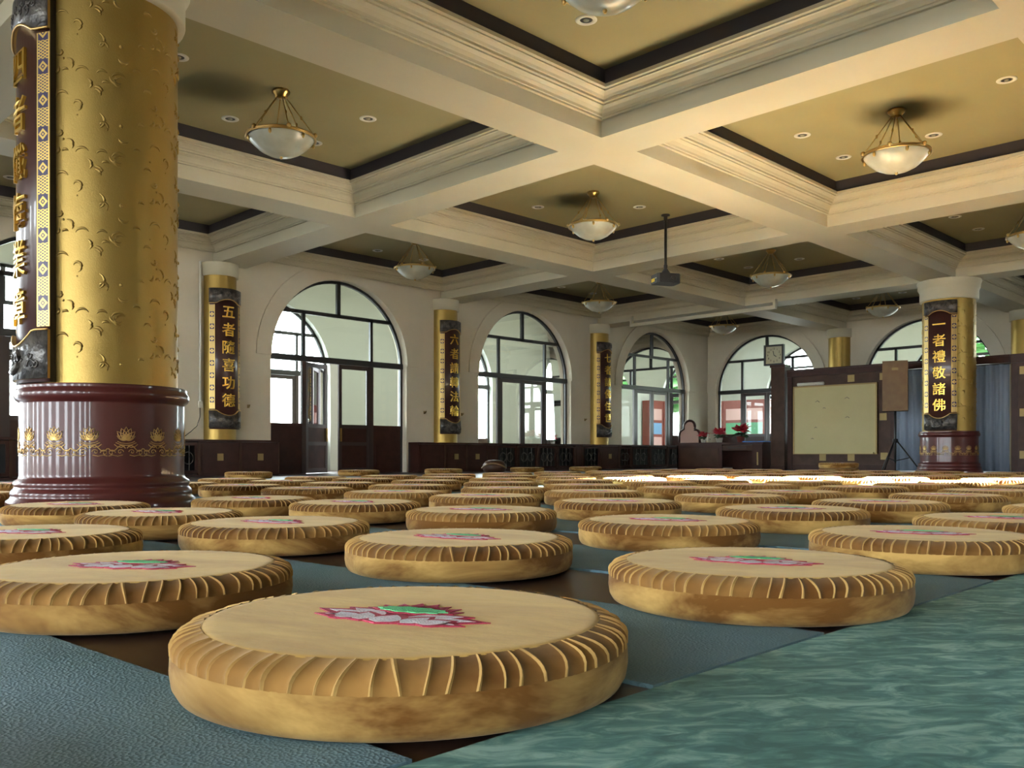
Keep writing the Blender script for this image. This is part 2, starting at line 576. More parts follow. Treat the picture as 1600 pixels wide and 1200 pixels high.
# glazed gallery outside the two window walls
arch_wall('wall_gallery_left', lambda a, d, z: (a, GV + d, z), UB, GU + TH, 4.5, WIN_L, TH, M['gallery'])
arch_wall('wall_gallery_far', lambda a, d, z: (GU + d, a, z), VR, GV, 4.5, WIN_F[:3], TH, M['gallery'])
struct(MB(M['gallery']).box(UB - .3, GU + .3, V0 + TH + .35, GV + .3, GZ + 0.55, GZ + 0.65).obj('ceiling_gallery_left'))
struct(MB(M['gallery']).box(U0 + TH + .6, GU + .3, VR - .3, V0 + TH + .75, GZ + 0.55, GZ + 0.65).obj('ceiling_gallery_far'))
struct(MB(M['gallery']).box(UB - .3, UB, V0 + TH, GV + .3, 0, 4.5).obj('wall_gallery_end'))

# frosted arched windows of the aisle wall
def frosted():
    m = bpy.data.materials.new('frosted_glass')
    m.use_nodes = True
    nt = m.node_tree
    nt.nodes.clear()
    o = nt.nodes.new('ShaderNodeOutputMaterial')
    t = nt.nodes.new('ShaderNodeBsdfTranslucent')
    t.inputs[0].default_value = (0.80, 0.78, 0.70, 1)
    nt.links.new(t.outputs[0], o.inputs[0])
    return m
M['frost'] = frosted()
for c in WIN_R:
    mb = MB(M['frost'])
    n = 24
    pts = [(c - WR * cos(pi * i / n), WS + WR * sin(pi * i / n)) for i in range(n + 1)]
    mb.prism([(c + WR, 0.0)] + [(c - WR, 0.0)] + pts, VR - .07, VR - .06, 0, lambda x, y, z: (x, z, y))
    struct(mb.obj('window_frosted'))
# raised band round the arches
def archivolt(fn, c):
    mb = MB(M['wall'])
    n = 28
    r0, r1, d = WR, WR + 0.30, -0.032
    P = lambda r, t, dd: fn(c - r * cos(t), dd, WS + r * sin(t))
    for i in range(n):
        t0, t1 = pi * i / n, pi * (i + 1) / n
        mb.quad(P(r0, t0, d), P(r0, t1, d), P(r1, t1, d), P(r1, t0, d))
        mb.quad(P(r1, t0, d), P(r1, t1, d), P(r1, t1, 0.01), P(r1, t0, 0.01))
        mb.quad(P(r0, t0, d), P(r0, t1, d), P(r0, t1, 0.01), P(r0, t0, 0.01))
    for t in (0, pi):
        mb.quad(P(r0, t, d), P(r1, t, d), P(r1, t, 0.01), P(r0, t, 0.01))
    return mb
tn = [0]
def trim(mb, parent=None):
    tn[0] += 1
    return struct(mb.obj('trim_%d' % tn[0], parent))
for c in WIN_L[2:]:
    trim(archivolt(lambda a, d, z: (a, V0 + d, z), c))
for c in WIN_F[:3]:
    trim(archivolt(lambda a, d, z: (U0 + d, a, z), c))

# ------------------------------------------------------------------ windows
wn_ = [0]
def arch_window(fn, c, frame='steel', panes=True, leaves=None, low=0.0, grille=False, sub=0.90):
    """steel arched window filling an opening. fn(a, d, z). leaves: None or list of opening angles of the two middle leaves"""
    wn_[0] += 1
    root = struct(link('window_%d' % wn_[0], None))
    D0, D1 = 0.10, 0.16
    r = WR
    half = r * 0.5
    zb = 3.06
    def bar(mb, a0, a1, z0, z1, d0=D0, d1=D1, m=0):
        k = len(mb.v)
        mb.v += [fn(a, d, z) for z in (z0, z1) for d in (d0, d1) for a in (a0, a1)]
        for q in ((0, 2, 3, 1), (4, 5, 7, 6), (0, 1, 5, 4), (2, 6, 7, 3), (0, 4, 6, 2), (1, 3, 7, 5)):
            mb.face([k + i for i in q], m)
    fr = MB(M[frame], M['frame2'])
    n = 28
    w = 0.055
    for i in range(n):
        t0, t1 = pi * i / n, pi * (i + 1) / n
        P = lambda rr, t, d: fn(c - rr * cos(t), d, WS + rr * sin(t))
        fr.quad(P(r, t0, D0), P(r, t1, D0), P(r - w, t1, D0), P(r - w, t0, D0))
        fr.quad(P(r, t0, D1), P(r, t1, D1), P(r - w, t1, D1), P(r - w, t0, D1))
        fr.quad(P(r - w, t0, D0), P(r - w, t1, D0), P(r - w, t1, D1), P(r - w, t0, D1))
    bar(fr, c - r, c - r + w, low, WS); bar(fr, c + r - w, c + r, low, WS)
    bar(fr, c - r, c + r, WS - 0.055, WS + 0.055, D0 - 0.02, D1 + 0.02)
    hw = sqrt(r * r - (zb - WS) ** 2)
    bar(fr, c - hw, c + hw, zb - 0.035, zb + 0.035)
    bar(fr, c - 0.04, c + 0.04, zb, WS + r - 0.02)
    for s in (-1, 1):
        zt = WS + sqrt(r * r - half * half)
        bar(fr, c + s * half - 0.032, c + s * half + 0.032, WS, min(zb, zt))
        bar(fr, c + s * half - 0.045, c + s * half + 0.045, low, WS, m=1)
    fr.obj('window_frame', root)
    # fixed side lights below the transom: wooden lower panel plus rails
    for s in (-1, 1):
        a0, a1 = sorted((c + s * half + s * 0.045, c + s * (r - w)))
        p = MB(M['wood'])
        bar(p, a0, a1, low, sub, D0 + 0.01, D1 - 0.01)
        bar(p, a0, a1, sub, sub + 0.05, D0, D1)
        bar(p, a0 + 0.08, a1 - 0.08, low + 0.12, sub - 0.35, D0 - 0.005, D0 + 0.012)
        p.obj('side_panel', root)
    if panes:
        g = MB(M['glass'])
        dm = 0.13
        for i in range(n):
            t0, t1 = pi * i / n, pi * (i + 1) / n
            x0, x1 = c - r * cos(t0), c - r * cos(t1)
            g.quad(fn(x0, dm, WS), fn(x1, dm, WS), fn(x1, dm, WS + r * sin(t1)), fn(x0, dm, WS + r * sin(t0)))
        g.obj('pane', root)
        for s in (-1, 1):
            a0, a1 = sorted((c + s * half, c + s * r))
            g = MB(M['glass'])
            g.quad(fn(a0, dm, sub), fn(a1, dm, sub), fn(a1, dm, WS), fn(a0, dm, WS))
            g.obj('pane', root)
    # two door leaves between the middle mullions
    for s, ang in zip((-1, 1), leaves or (0, 0)):
        hinge = c + s * (half - 0.045)
        L = half - 0.05
        ca, sa = cos(ang), sin(ang)
        def lf(a, d, z, s=s, hinge=hinge, ca=ca, sa=sa):
            # a: 0 at the hinge, grows to the leaf's free edge; opens outwards (greater d)
            return fn(hinge - s * (a * ca - (d - 0.13) * sa), 0.13 + a * sa + (d - 0.13) * ca, z)
        def lbar(mb, a0, a1, z0, z1, d0=0.11, d1=0.15, m=0):
            k = len(mb.v)
            mb.v += [lf(a, d, z) for z in (z0, z1) for d in (d0, d1) for a in (a0, a1)]
            for q in ((0, 2, 3, 1), (4, 5, 7, 6), (0, 1, 5, 4), (2, 6, 7, 3), (0, 4, 6, 2), (1, 3, 7, 5)):
                mb.face([k + i for i in q], m)
        mb = MB(M['frame2'], M['wood'])
        zt = WS - 0.06
        lbar(mb, 0, 0.07, low + .01, zt); lbar(mb, L - 0.07, L, low + .01, zt)
        lbar(mb, 0.07, L - 0.07, zt - 0.08, zt)
        lbar(mb, 0.07, L - 0.07, sub - 0.02, sub + 0.05)
        lbar(mb, 0.07, L - 0.07, sub - 0.36, sub - 0.29)
        lbar(mb, 0.07, L - 0.07, low + .01, low + 0.1)
        lbar(mb, 0.07, L - 0.07, sub - 0.3, sub, 0.12, 0.14, 1)
        lbar(mb, 0.07, L - 0.07, low + 0.05, sub - 0.3, 0.12, 0.14, 1)
        leaf = mb.obj('door_leaf', root)
        if panes:
            g = MB(M['glass'])
            g.quad(lf(0.05, .13, sub), lf(L - .05, .13, sub), lf(L - .05, .13, zt - .04), lf(0.05, .13, zt - .04))
            g.obj('door_pane', leaf)
        if leaves:
            h = MB(M['brass'])
            lbar(h, L - 0.055, L - 0.025, sub - 0.28, sub - 0.02, 0.085, 0.11)
            h.obj('door_handle', leaf)
    if grille:
        gm = MB(M['black'])
        for k in range(9):
            a = c - 1.2 + 0.3 * k
            top = WS + sqrt(max(r * r - (a - c) ** 2, 0)) - 0.06
            gm.tube([fn(a, 0.22, WS), fn(a, 0.22, top)], 0.012, 6)
            z = WS + 0.25
            while z < top - 0.2:
                gm.tube([fn(a + 0.075 * sin(q * pi / 5) * (1 if q < 5 else -1), 0.22, z + 0.16 * q / 10) for q in range(11)], 0.009, 5)
                gm.ball(fn(a, 0.22, z + 0.08), 0.028, nu=6, nv=4)
                z += 0.32
        gm.obj('scroll_grille', root)
    return root

fL = lambda a, d, z: (a, V0 + d + 0.04, z)
fF = lambda a, d, z: (U0 + d + 0.04, a, z)
fGL = lambda a, d, z: (a, GV + d + 0.04, z)
fGF = lambda a, d, z: (GU + d + 0.04, a, z)
arch_window(fL, WIN_L[2])
arch_window(fL, WIN_L[3], leaves=(R(24), 0))
arch_window(fL, WIN_L[4], sub=0.5)
arch_window(fL, WIN_L[5], sub=0.5)
for c in WIN_F[:3]:
    arch_window(fF, c)
for k, c in enumerate(WIN_L[2:]):
    arch_window(fGL, c, panes=False, grille=(k == 0), sub=0.75)
for c in WIN_F[:3]:
    arch_window(fGF, c, panes=False, sub=0.75)

# ------------------------------------------------------------------ ceiling
struct(MB(M['panel']).box(UB - .3, U0 + .3, VR - .3, V0 + .3, ZP, ZP + 0.1).obj('ceiling'))
BH = 0.30
for u in BU[1:-1]:
    struct(MB(M['cream']).box(u - BH, u + BH, VR, V0, ZS, ZP + .02).obj('ceiling_beam'))
for v in BV[1:-1]:
    mb = MB(M['cream'])
    ed = [UB] + [x for u in BU[1:-1] for x in (u - BH, u + BH)] + [U0]
    for a, b in zip(ed[0::2], ed[1::2]):
        mb.box(a, b, v - BH, v + BH, ZS, ZP + .02)
    struct(mb.obj('ceiling_beam'))
PROF = [(0.30, 3.83), (0.335, 3.83), (0.335, 3.85), (0.35, 3.852), (0.358, 3.875), (0.385, 3.905), (0.425, 3.925), (0.425, 3.94), (0.455, 3.942), (0.455, 3.965),
        (0.475, 3.967), (0.49, 3.985), (0.525, 4.005), (0.545, 4.008), (0.545, 4.022), (0.58, 4.024), (0.58, 4.06), (0.545, 4.06), (0.545, ZP)]
def coffer(u0, u1, v0, v1):
    mb = MB(M['cream'], M['band'])
    k = len(mb.v)
    P = len(PROF)
    # edges against the walls: keep the moulding's foot on the wall plane
    for cx_, cy_ in ((0, 0), (1, 0), (1, 1), (0, 1)):
        for o, z in PROF:
            mb.v.append((u1 - o if cx_ else u0 + o, v1 - o if cy_ else v0 + o, z))
    for q in range(4):
        j = (q + 1) % 4
        for p in range(P - 1):
            mb.face((k + q * P + p, k + j * P + p, k + j * P + p + 1, k + q * P + p + 1), 1 if p == P - 2 else 0)
    trim(mb)
for i in range(len(BU) - 1):
    for j in range(len(BV) - 1):
        coffer(BU[i], BU[i + 1], BV[j], BV[j + 1])

# ------------------------------------------------------------------ text
def glyph(ch, size, extrude):
    cu = bpy.data.curves.new('t', 'FONT')
    cu.body = ch
    cu.size = size
    cu.extrude = extrude
    cu.offset = size * 0.006
    cu.align_x = 'CENTER'
    cu.resolution_u = 4
    o = bpy.data.objects.new('t', cu)
    C.objects.link(o)
    dg = bpy.context.evaluated_depsgraph_get()
    me = o.evaluated_get(dg).to_mesh()
    vs = [tuple(v.co) for v in me.vertices]
    fs = [tuple(p.vertices) for p in me.polygons]
    o.evaluated_get(dg).to_mesh_clear()
    bpy.data.objects.remove(o)
    bpy.data.curves.remove(cu)
    if vs:
        y0 = min(v[1] for v in vs); y1 = max(v[1] for v in vs)
        x0 = min(v[0] for v in vs); x1 = max(v[0] for v in vs)
        vs = [(x - (x0 + x1) / 2, y - (y0 + y1) / 2, z) for x, y, z in vs]
    return vs, fs

# ------------------------------------------------------------------ plaque hugging a column
def plaque(loc, ang, r, halfw, text, label, z0=0.81, z1=3.24):
    """curved couplet board: outer radius r+0.05, arc half width halfw (metres along the arc)"""
    t = thing('couplet_plaque', label, 'plaque', loc, ang, 'carved couplet plaques on the columns')
    ro = r + 0.055
    da = halfw / ro
    mb = MB(M['plaque'], M['plaqueside'])
    mb.slab(r + 0.004, ro, -da, da, z0, z1, 16, 0, 1)
    mb.obj('board', t)
    sw = 0.095 / ro
    zc0, zc1 = z0 + 0.34, z1 - 0.28
    for s in (-1, 1):
        a0, a1 = sorted((s * da, s * (da - sw)))
        mb = MB(M['border'], M['goldline'])
        k0 = len(mb.v)
        mb.slab(ro, ro + 0.006, a0, a1, zc0, zc1, 4, 0, 1)
        for i, v in enumerate(mb.v):
            a = atan2(v[1], v[0])
            mb.uv[i] = ((a - a0) / (a1 - a0), v[2])
        me = bpy.data.meshes.new('border_strip')
        me.from_pydata(mb.v, [], mb.f)
        for mm in mb.mats:
            me.materials.append(mm)
        me.polygons.foreach_set('material_index', mb.mi)
        l = me.uv_layers.new(name='UVMap')
        for p in me.polygons:
            for li, vi in zip(p.loop_indices, p.vertices):
                l.data[li].uv = mb.uv[vi]
        me.update()
        link('border_strip', me, t)
    # carved ends with an ogee edge towards the text
    for end in (0, 1):
        mb = MB(M['carved'], M['goldline'])
        n = 20
        zs = []
        for i in range(n + 1):
            x = -1 + 2 * i / n
            e = 0.055 * (1 - min(1, abs(x) / 0.62) ** 2) if abs(x) < 0.62 else 0.0
            e = e * 1.6
            zs.append((x * da, (zc0 - 0.02 - e) if end == 0 else (zc1 + 0.02 + e * 0.8)))
        k = len(mb.v)
        zo = z0 + 0.02 if end == 0 else z1 - 0.01
        for a, z in zs:
            for rr, zz in ((ro, zo), (ro + 0.022, zo), (ro + 0.022, z), (ro, z)):
                mb.v.append((rr * cos(a), rr * sin(a), zz))
        for i in range(n):
            b, d = k + i * 4, k + i * 4 + 4
            mb.face((b + 1, d + 1, d + 2, b + 2), 0, True)
            mb.face((b + 2, d + 2, d + 3, b + 3), 1)
            mb.face((b, d, d + 1, b + 1), 1)
        mb.face((k, k + 1, k + 2, k + 3), 1)
        e_ = k + n * 4
        mb.face((e_, e_ + 1, e_ + 2, e_ + 3), 1)
        mb.tube([((ro + 0.022) * cos(a), (ro + 0.022) * sin(a), z) for a, z in zs], 0.007, 6, 1)
        # scrolls and clouds carved in relief
        rnd = random.Random(5 + end)
        rr = ro + 0.024
        zlo, zhi = (zo + 0.05, zc0 - 0.15) if end == 0 else (zc1 + 0.14, zo - 0.05)
        for _ in range(14):
            ca, cz = rnd.uniform(-0.8, 0.8) * da, rnd.uniform(zlo, zhi)
            r0 = rnd.uniform(0.018, 0.042)
            st = rnd.uniform(0, 6.28)
            sg = rnd.choice((-1, 1))
            mb.tube([(rr * cos(ca + r0 * (1 - q / 16) * cos(st + sg * q * 0.5) / rr), rr * sin(ca + r0 * (1 - q / 16) * cos(st + sg * q * 0.5) / rr),
                      cz + r0 * (1 - q / 16) * sin(st + sg * q * 0.5)) for q in range(14)], 0.006, 5, 0)
        if end == 0:
            # a swimming figure of a curled bird: curved body on the lower end
            mb.tube([((rr + .004) * cos(a / rr), (rr + .004) * sin(a / rr), z0 + zz) for a, zz in
                     ((-.12, .09), (-.06, .07), (0, .08), (.05, .11), (.07, .16), (.04, .20), (.01, .19))], [.012, .022, .026, .022, .016, .011, .006], 8, 0)
        mb.obj('carved_end', t)
    # letters
    n = len(text)
    for k, ch in enumerate(text):
        zc = 2.80 - 0.302 * k
        vs, fs = glyph(ch, 0.24, 0.010)
        mb = MB(M['goldpaint'])
        mb.v = [((ro + 0.008 + z) * cos(x / ro), (ro + 0.008 + z) * sin(x / ro), zc + y) for x, y, z in vs]
        for f in fs:
            mb.face(f, 0)
        mb.obj('gold_character', t)
    return t

# ------------------------------------------------------------------ pillars
def lotus_band(r):
    mb = MB(M['goldline'])
    N = 15
    def P(x, z, k):
        a = k * 2 * pi / N + x / r
        return ((r + 0.001) * cos(a), (r + 0.001) * sin(a), z)
    def line(pts, k, w=0.0028):
        mb.tube([P(x, z, k) for x, z in pts], w, 4, 0, cap=False)
    def petal(x, z, ang, L, W, k):
        pts = []
        for q in range(13):
            t = q / 12
            y = L * (t * 2 if t <= 0.5 else 2 - t * 2)
            sgn = -1 if t <= 0.5 else 1
            u = y / L
            w = W * sin(pi * u ** 0.8) * 0.5 * sgn * (1 if 0 < u < 1 else 0)
            pts.append((x + y * sin(ang) + w * cos(ang), z + y * cos(ang) - w * sin(ang)))
        line(pts, k)
    for k in range(N):
        zb = 0.452
        for ang, L, W in ((0, .082, .036), (-.38, .078, .036), (.38, .078, .036), (-.80, .076, .032), (.80, .076, .032), (-1.15, .060, .024), (1.15, .060, .024)):
            petal(0, zb, ang, L, W, k)
            petal(0, zb, ang * 0.9, L * 0.55, W * 0.55, k)
        line([(-.052, .444), (-.03, .434), (0, .430), (.03, .434), (.052, .444)], k)
        line([(-.062, .436), (-.03, .422), (0, .418), (.03, .422), (.062, .436)], k)
        for s in (-1, 1):
            line([(s * (.004 + .10 * q / 12), .400 + .018 * sin(q * pi / 6)) for q in range(13)], k, 0.0035)
            line([(s * (.085 - (.022 * (1 - q / 14)) * cos(q * .55)), .372 + (.022 * (1 - q / 14)) * sin(q * .55)) for q in range(14)], k)
            line([(s * (.035 - (.020 * (1 - q / 14)) * cos(q * .55)), .378 + (.018 * (1 - q / 14)) * sin(q * .55)) for q in range(14)], k)
            line([(s * .01, .415), (s * .03, .405), (s * .055, .412), (s * .07, .425)], k)
            line([(s * .02, .358), (s * .05, .352), (s * .08, .358), (s * .103, .352)], k)
    return mb

def relief(mb, r, z0, z1):
    """embossed cloud scrolls: raised crescents, rings and dots"""
    rnd = random.Random(11)
    unit = []
    for _ in range(26):
        unit.append((rnd.uniform(0, 1), rnd.uniform(0, 1), rnd.choice('cccccdds'), rnd.uniform(0.020, 0.052), rnd.uniform(0, 6.28)))
    H = 0.50
    W = 0.62
    na = int(round(2 * pi * r / W))
    nz = int((z1 - z0) / H) + 1
    for i in range(na):
        for j in range(-1, nz):
            for x, y, kind, s, st in unit:
                a = (i + x) * 2 * pi / na
                z = z0 + 0.06 + (j + y) * H + (0.25 if i % 2 else 0)
                if z > z1 - 0.05 or z < z0 + 0.05:
                    continue
                if kind == 'd':
                    mb.ball((r * cos(a), r * sin(a), z), s * 0.24, nu=6, nv=4)
                    continue
                span = {'c': 2.3, 'r': 5.9, 's': 4.2}[kind]
                n = 10
                st2 = st if kind != 'c' else (0.5 if st < 3.1 else st)
                pts = []
                rad = []
                for q in range(n + 1):
                    th = st2 + span * q / n
                    rr = s * (1 if kind != 's' else 1 - 0.6 * q / n)
                    pts.append((r * cos(a + rr * cos(th) / r), r * sin(a + rr * cos(th) / r), z + rr * sin(th)))
                    rad.append(0.0018 + 0.0085 * sin(pi * q / n))
                mb.tube(pts, rad, 5, 0, cap=False)
    return mb

def pillar(loc, label, scrolls):
    t = thing('golden_pillar', label, 'pillar', loc, 0, 'great gold pillars of the hall')
    sh = MB(M['gold'])
    sh.lathe([(0.462, 0.79), (0.462, 3.34)], 64)
    if scrolls:
        relief(sh, 0.462, 0.82, 3.26)
    sh.obj('shaft', t)
    b = MB(M['maroon'])
    prof = [(0.583, 0), (0.583, 0.05), (0.578, 0.065), (0.560, 0.08), (0.552, 0.095), (0.556, 0.105), (0.553, 0.125), (0.540, 0.14), (0.532, 0.15),
            (0.536, 0.16), (0.540, 0.175), (0.534, 0.19), (0.512, 0.205), (0.507, 0.215), (0.505, 0.225), (0.505, 0.235), (0.505, 0.25), (0.505, 0.67), (0.505, 0.685), (0.505, 0.692), (0.515, 0.70), (0.530, 0.715), (0.537, 0.735),
            (0.535, 0.76), (0.524, 0.775), (0.520, 0.785), (0.524, 0.795), (0.520, 0.803), (0.46, 0.805)]
    b.lathe(prof, 72)
    bo = b.obj('plinth', t)
    lotus_band(0.505).obj('lotus_frieze', bo)
    c = MB(M['cream'])
    c.lathe([(0.46, 3.28), (0.505, 3.28), (0.512, 3.30), (0.512, 3.46), (0.53, 3.49), (0.545, 3.52), (0.545, 3.60), (0.56, 3.615), (0.56, 3.655)], 64)
    c.obj('capital', t)
    return t
PB = (2.28, 6.15, 0)
PF = (17.9, 6.10, 0)
pillar(PB, 'nearest thick gold pillar with embossed cloud scrolls on a maroon plinth', True)
pillar(PF, 'far gold pillar on a dark maroon plinth beside the blue curtain', True)
plaque(PB, pi, 0.462, 0.305, '四者懺悔業障', 'brown couplet plaque with gold characters on the nearest big pillar')
plaque(PF, pi, 0.462, 0.305, '一者禮敬諸佛', 'brown couplet plaque with gold characters on the far pillar by the curtain')

# half columns against the walls
def half_column(loc, face, label, zb):
    t = thing('wall_column', label, 'column', loc, face, 'slim gold half columns along the walls')
    MB(M['gold']).lathe([(0.285, zb), (0.285, 3.47)], 32, -pi / 2, pi / 2).obj('shaft', t)
    c = MB(M['cream'])
    c.lathe([(0.285, 3.43), (0.32, 3.43), (0.32, 3.655)], 32, -pi / 2, pi / 2)
    c.obj('capital', t)
LB = ['leftmost', 'middle', 'rightmost']
TX = ['五者隨喜功德', '六者請轉法輪', '七者請佛住世']
half_column((PIL_L[0], V0 - .006, 0), -pi / 2, 'slim gold half column half hidden behind the nearest big pillar', 0.617)
for k, u in enumerate(PIL_L[1:]):
    half_column((u, V0 - .006, 0), -pi / 2, ['slim gold half column left of the open door arch', 'slim gold half column between the door arch and next window',
                                     'slim gold half column nearest the room corner, on the window wall'][k], 0.617)
    plaque((u, V0 - .006, 0), -pi / 2, 0.285, 0.325, TX[k], ['narrow couplet plaque left of the arch with the open door', 'narrow couplet plaque right of the open door arch',
                                                   'narrow couplet plaque nearest the corner of the window wall'][k], z0=0.80, z1=3.20)
half_column((U0 - .006, PIL_F[0], 0), pi, 'plain gold half column above the whiteboard partition', 0.0)
half_column((U0 - .006, PIL_F[1], 0), pi, 'plain gold half column at the right edge above dark cabinet', 0.0)

# ------------------------------------------------------------------ cabinets along the window wall
def lattice_door(parent, a0, a1, z0, z1, y):
    d = MB(M['wood'], M['black'])
    f = 0.045
    d.box(a0, a0 + f, y - 0.02, y + 0.012, z0, z1); d.box(a1 - f, a1, y - 0.02, y + 0.012, z0, z1)
    d.box(a0 + f, a1 - f, y - 0.02, y + 0.012, z0, z0 + f); d.box(a0 + f, a1 - f, y - 0.02, y + 0.012, z1 - f, z1)
    do = d.obj('grille_door', parent)
    l = MB(M['carved'])
    w, h = a1 - a0 - 2 * f, z1 - z0 - 2 * f
    cx_, cz_ = (a0 + a1) / 2, (z0 + z1) / 2
    for q in range(1, 4):
        x = a0 + f + w * q / 4
        l.box(x - .006, x + .006, y - 0.012, y, z0 + f, z1 - f)
    for s in (-1, 1):
        l.tube([(cx_ + s * w * 0.2 + 0.09 * cos(t * pi / 8), y - 0.008, cz_ + 0.10 * sin(t * pi / 8)) for t in range(16)], 0.008, 5, 0, closed=True)
    l.obj('lattice', do)

def cabinet(u0, u1, label, layout):
    """layout: list of (fraction width, kind) kind p plain, g grille, b plain with brass plate"""
    t = thing('radiator_cabinet', label, 'cabinet', (u0, V0 - 0.36, 0), 0, 'dark wood cabinets along the window wall')
    L = u1 - u0
    mb = MB(M['wood'], M['black'])
    mb.box(0, L, 0.04, 0.352, 0, 0.03)
    mb.box(0, L, 0.30, 0.352, 0.03, 0.58, 1)
    for x in (0, L - 0.03):
        mb.box(x, x + 0.03, 0.04, 0.30, 0.03, 0.58)
    mb.obj('carcass', t)
    MB(M['wood']).box(-0.0, L, -0.02, 0.352, 0.58, 0.615).obj('top_ledge', t)
    x = 0.0
    tot = sum(w for w, k in layout)
    for w, k in layout:
        ww = w / tot * L
        if k == 'g':
            lattice_door(t, x + 0.02, x + ww - 0.02, 0.05, 0.56, 0.03)
        else:
            p = MB(M['wood'])
            p.box(x + 0.01, x + ww - 0.01, 0.015, 0.04, 0.03, 0.575)
            p.box(x + 0.05, x + ww - 0.05, 0.008, 0.016, 0.08, 0.53)
            po = p.obj('panel', t)
            if k == 'b':
                cx_ = x + ww / 2
                q = MB(M['brassplate'])
                q.box(cx_ - .055, cx_ + .055, -0.002, 0.012, 0.26, 0.38)
                q.box(cx_ - .02, cx_ + .02, -0.006, 0.0, 0.29, 0.35)
                q.obj('brass_plate', po)
        s = MB(M['wood2'])
        s.box(x + ww - 0.022, x + ww + 0.018 if x + ww < L - .03 else L, 0.0, 0.03, 0.03, 0.578)
        s.obj('stile', t)
        x += ww
    return t
cabinet(2.4, 6.25, 'dark wood cabinet with black grilles behind the nearest pillar', [(1, 'g')] * 5)
cabinet(6.26, 8.28, 'dark wood cabinet with two brass plates left of the open door', [(.55, 'g'), (.8, 'b'), (.8, 'b')])
cabinet(11.47, 13.40, 'dark wood cabinet with two brass plates right of the open door', [(.7, 'p'), (.6, 'b'), (.6, 'b')])
cabinet(13.41, 16.60, 'dark wood cabinet with four lattice doors under the second window', [(.3, 'p'), (.8, 'g'), (.8, 'g'), (.8, 'g'), (.8, 'g'), (.3, 'p')])
cabinet(16.61, 18.55, 'dark wood cabinet with a single plate under the third plaque', [(.8, 'g'), (.9, 'b'), (.6, 'g')])
cabinet(18.56, 22.60, 'dark wood cabinet with lattice doors under the corner window', [(1, 'g')] * 5)

# ------------------------------------------------------------------ lamps
lamp_meshes = {}
def lamp_parts():
    if lamp_meshes:
        return lamp_meshes
    c = MB(M['brass'])
    c.lathe([(0, -0.0), (0.085, -0.0), (0.095, -0.015), (0.09, -0.035), (0.07, -0.05), (0.06, -0.075), (0.03, -0.085), (0, -0.09)], 20)
    lamp_meshes['canopy'] = c.mesh('canopy')
    r = MB(M['brass'])
    zr = -0.50
    N = 36
    r.tube([(0.352 * cos(2 * pi * q / N), 0.352 * sin(2 * pi * q / N), zr) for q in range(N)], 0.014, 8, closed=True)
    r.tube([(0.362 * cos(2 * pi * q / N), 0.362 * sin(2 * pi * q / N), zr - 0.018) for q in range(N)], 0.008, 6, closed=True)
    for q in range(6):
        a = 2 * pi * q / 6 + 0.2
        r.ball((0.365 * cos(a), 0.365 * sin(a), zr + 0.012), 0.027, nu=8, nv=6)
        r.ball((0.340 * cos(a + .5), 0.340 * sin(a + .5), zr - 0.045), 0.018, nu=8, nv=6, sz=1.6)
    lamp_meshes['rim'] = r.mesh('rim')
    g = MB(M['lampglass'])
    g.lathe([(0.0, -0.205 + zr), (0.06, -0.202 + zr), (0.14, -0.182 + zr), (0.22, -0.142 + zr), (0.29, -0.084 + zr), (0.335, -0.032 + zr), (0.348, zr),
             (0.340, zr), (0.325, -0.032 + zr), (0.28, -0.082 + zr), (0.21, -0.136 + zr), (0.13, -0.175 + zr), (0.0, -0.197 + zr)], 40)
    lamp_meshes['bowl'] = g.mesh('bowl')
    for q in range(6):
        a = 2 * pi * q / 6 + 0.2
        m = MB(M['brass'])
        p0 = Vector((0.045 * cos(a), 0.045 * sin(a), -0.07))
        p1 = Vector((0.355 * cos(a), 0.355 * sin(a), zr + 0.01))
        m.tube([p0, p1], 0.0055, 6)
        m.ball(tuple(p0.lerp(p1, 0.55)), 0.013, nu=8, nv=6, sz=1.8)
        lamp_meshes['rod%d' % q] = m.mesh('rod')
    f = MB(M['brass'])
    f.ball((0, 0, -0.213 + zr), 0.018, nu=10, nv=6)
    lamp_meshes['finial'] = f.mesh('finial')
    return lamp_meshes
LAMPN = {(2, 3): 'directly over the near cushions', }
def lamp(u, v, label):
    t = thing('pendant_lamp', label, 'lamp', (u, v, ZP), 0, 'brass bowl pendant lamps in the ceiling bays')
    for nm, me in lamp_parts().items():
        link('rod' if nm.startswith('rod') else nm, me, t)

dl = {}
def downlight_mesh():
    if dl:
        return dl
    a = MB(M['white'])
    a.lathe([(0.055, 0.0), (0.058, -0.006), (0.085, -0.010), (0.098, -0.004), (0.098, 0.0)], 24)
    dl['trim_ring'] = a.mesh('trim_ring')
    b = MB(M['steel'])
    b.lathe([(0.0, -0.002), (0.058, -0.002)], 20)
    dl['reflector'] = b.mesh('reflector')
    c = MB(M['lampglass'])
    c.ball((0, 0, -0.004), 0.028, nu=10, nv=6, sz=0.5)
    dl['bulb'] = c.mesh('bulb')
    return dl
ROWN = {4: 'bay row beside window wall', 3: 'second bay row from windows', 2: 'third bay row from windows', 1: 'fourth bay row from windows'}
COLN = {5: 'nearest far wall', 4: 'second from far wall', 3: 'third from far wall', 2: 'fourth from far wall', 1: 'fifth from far wall'}
def in_frame(u, v, z, m=20):
    p = project(u, v, z)
    return p and -m < p[0] < 1600 + m and -m < p[1] < 1200 + m
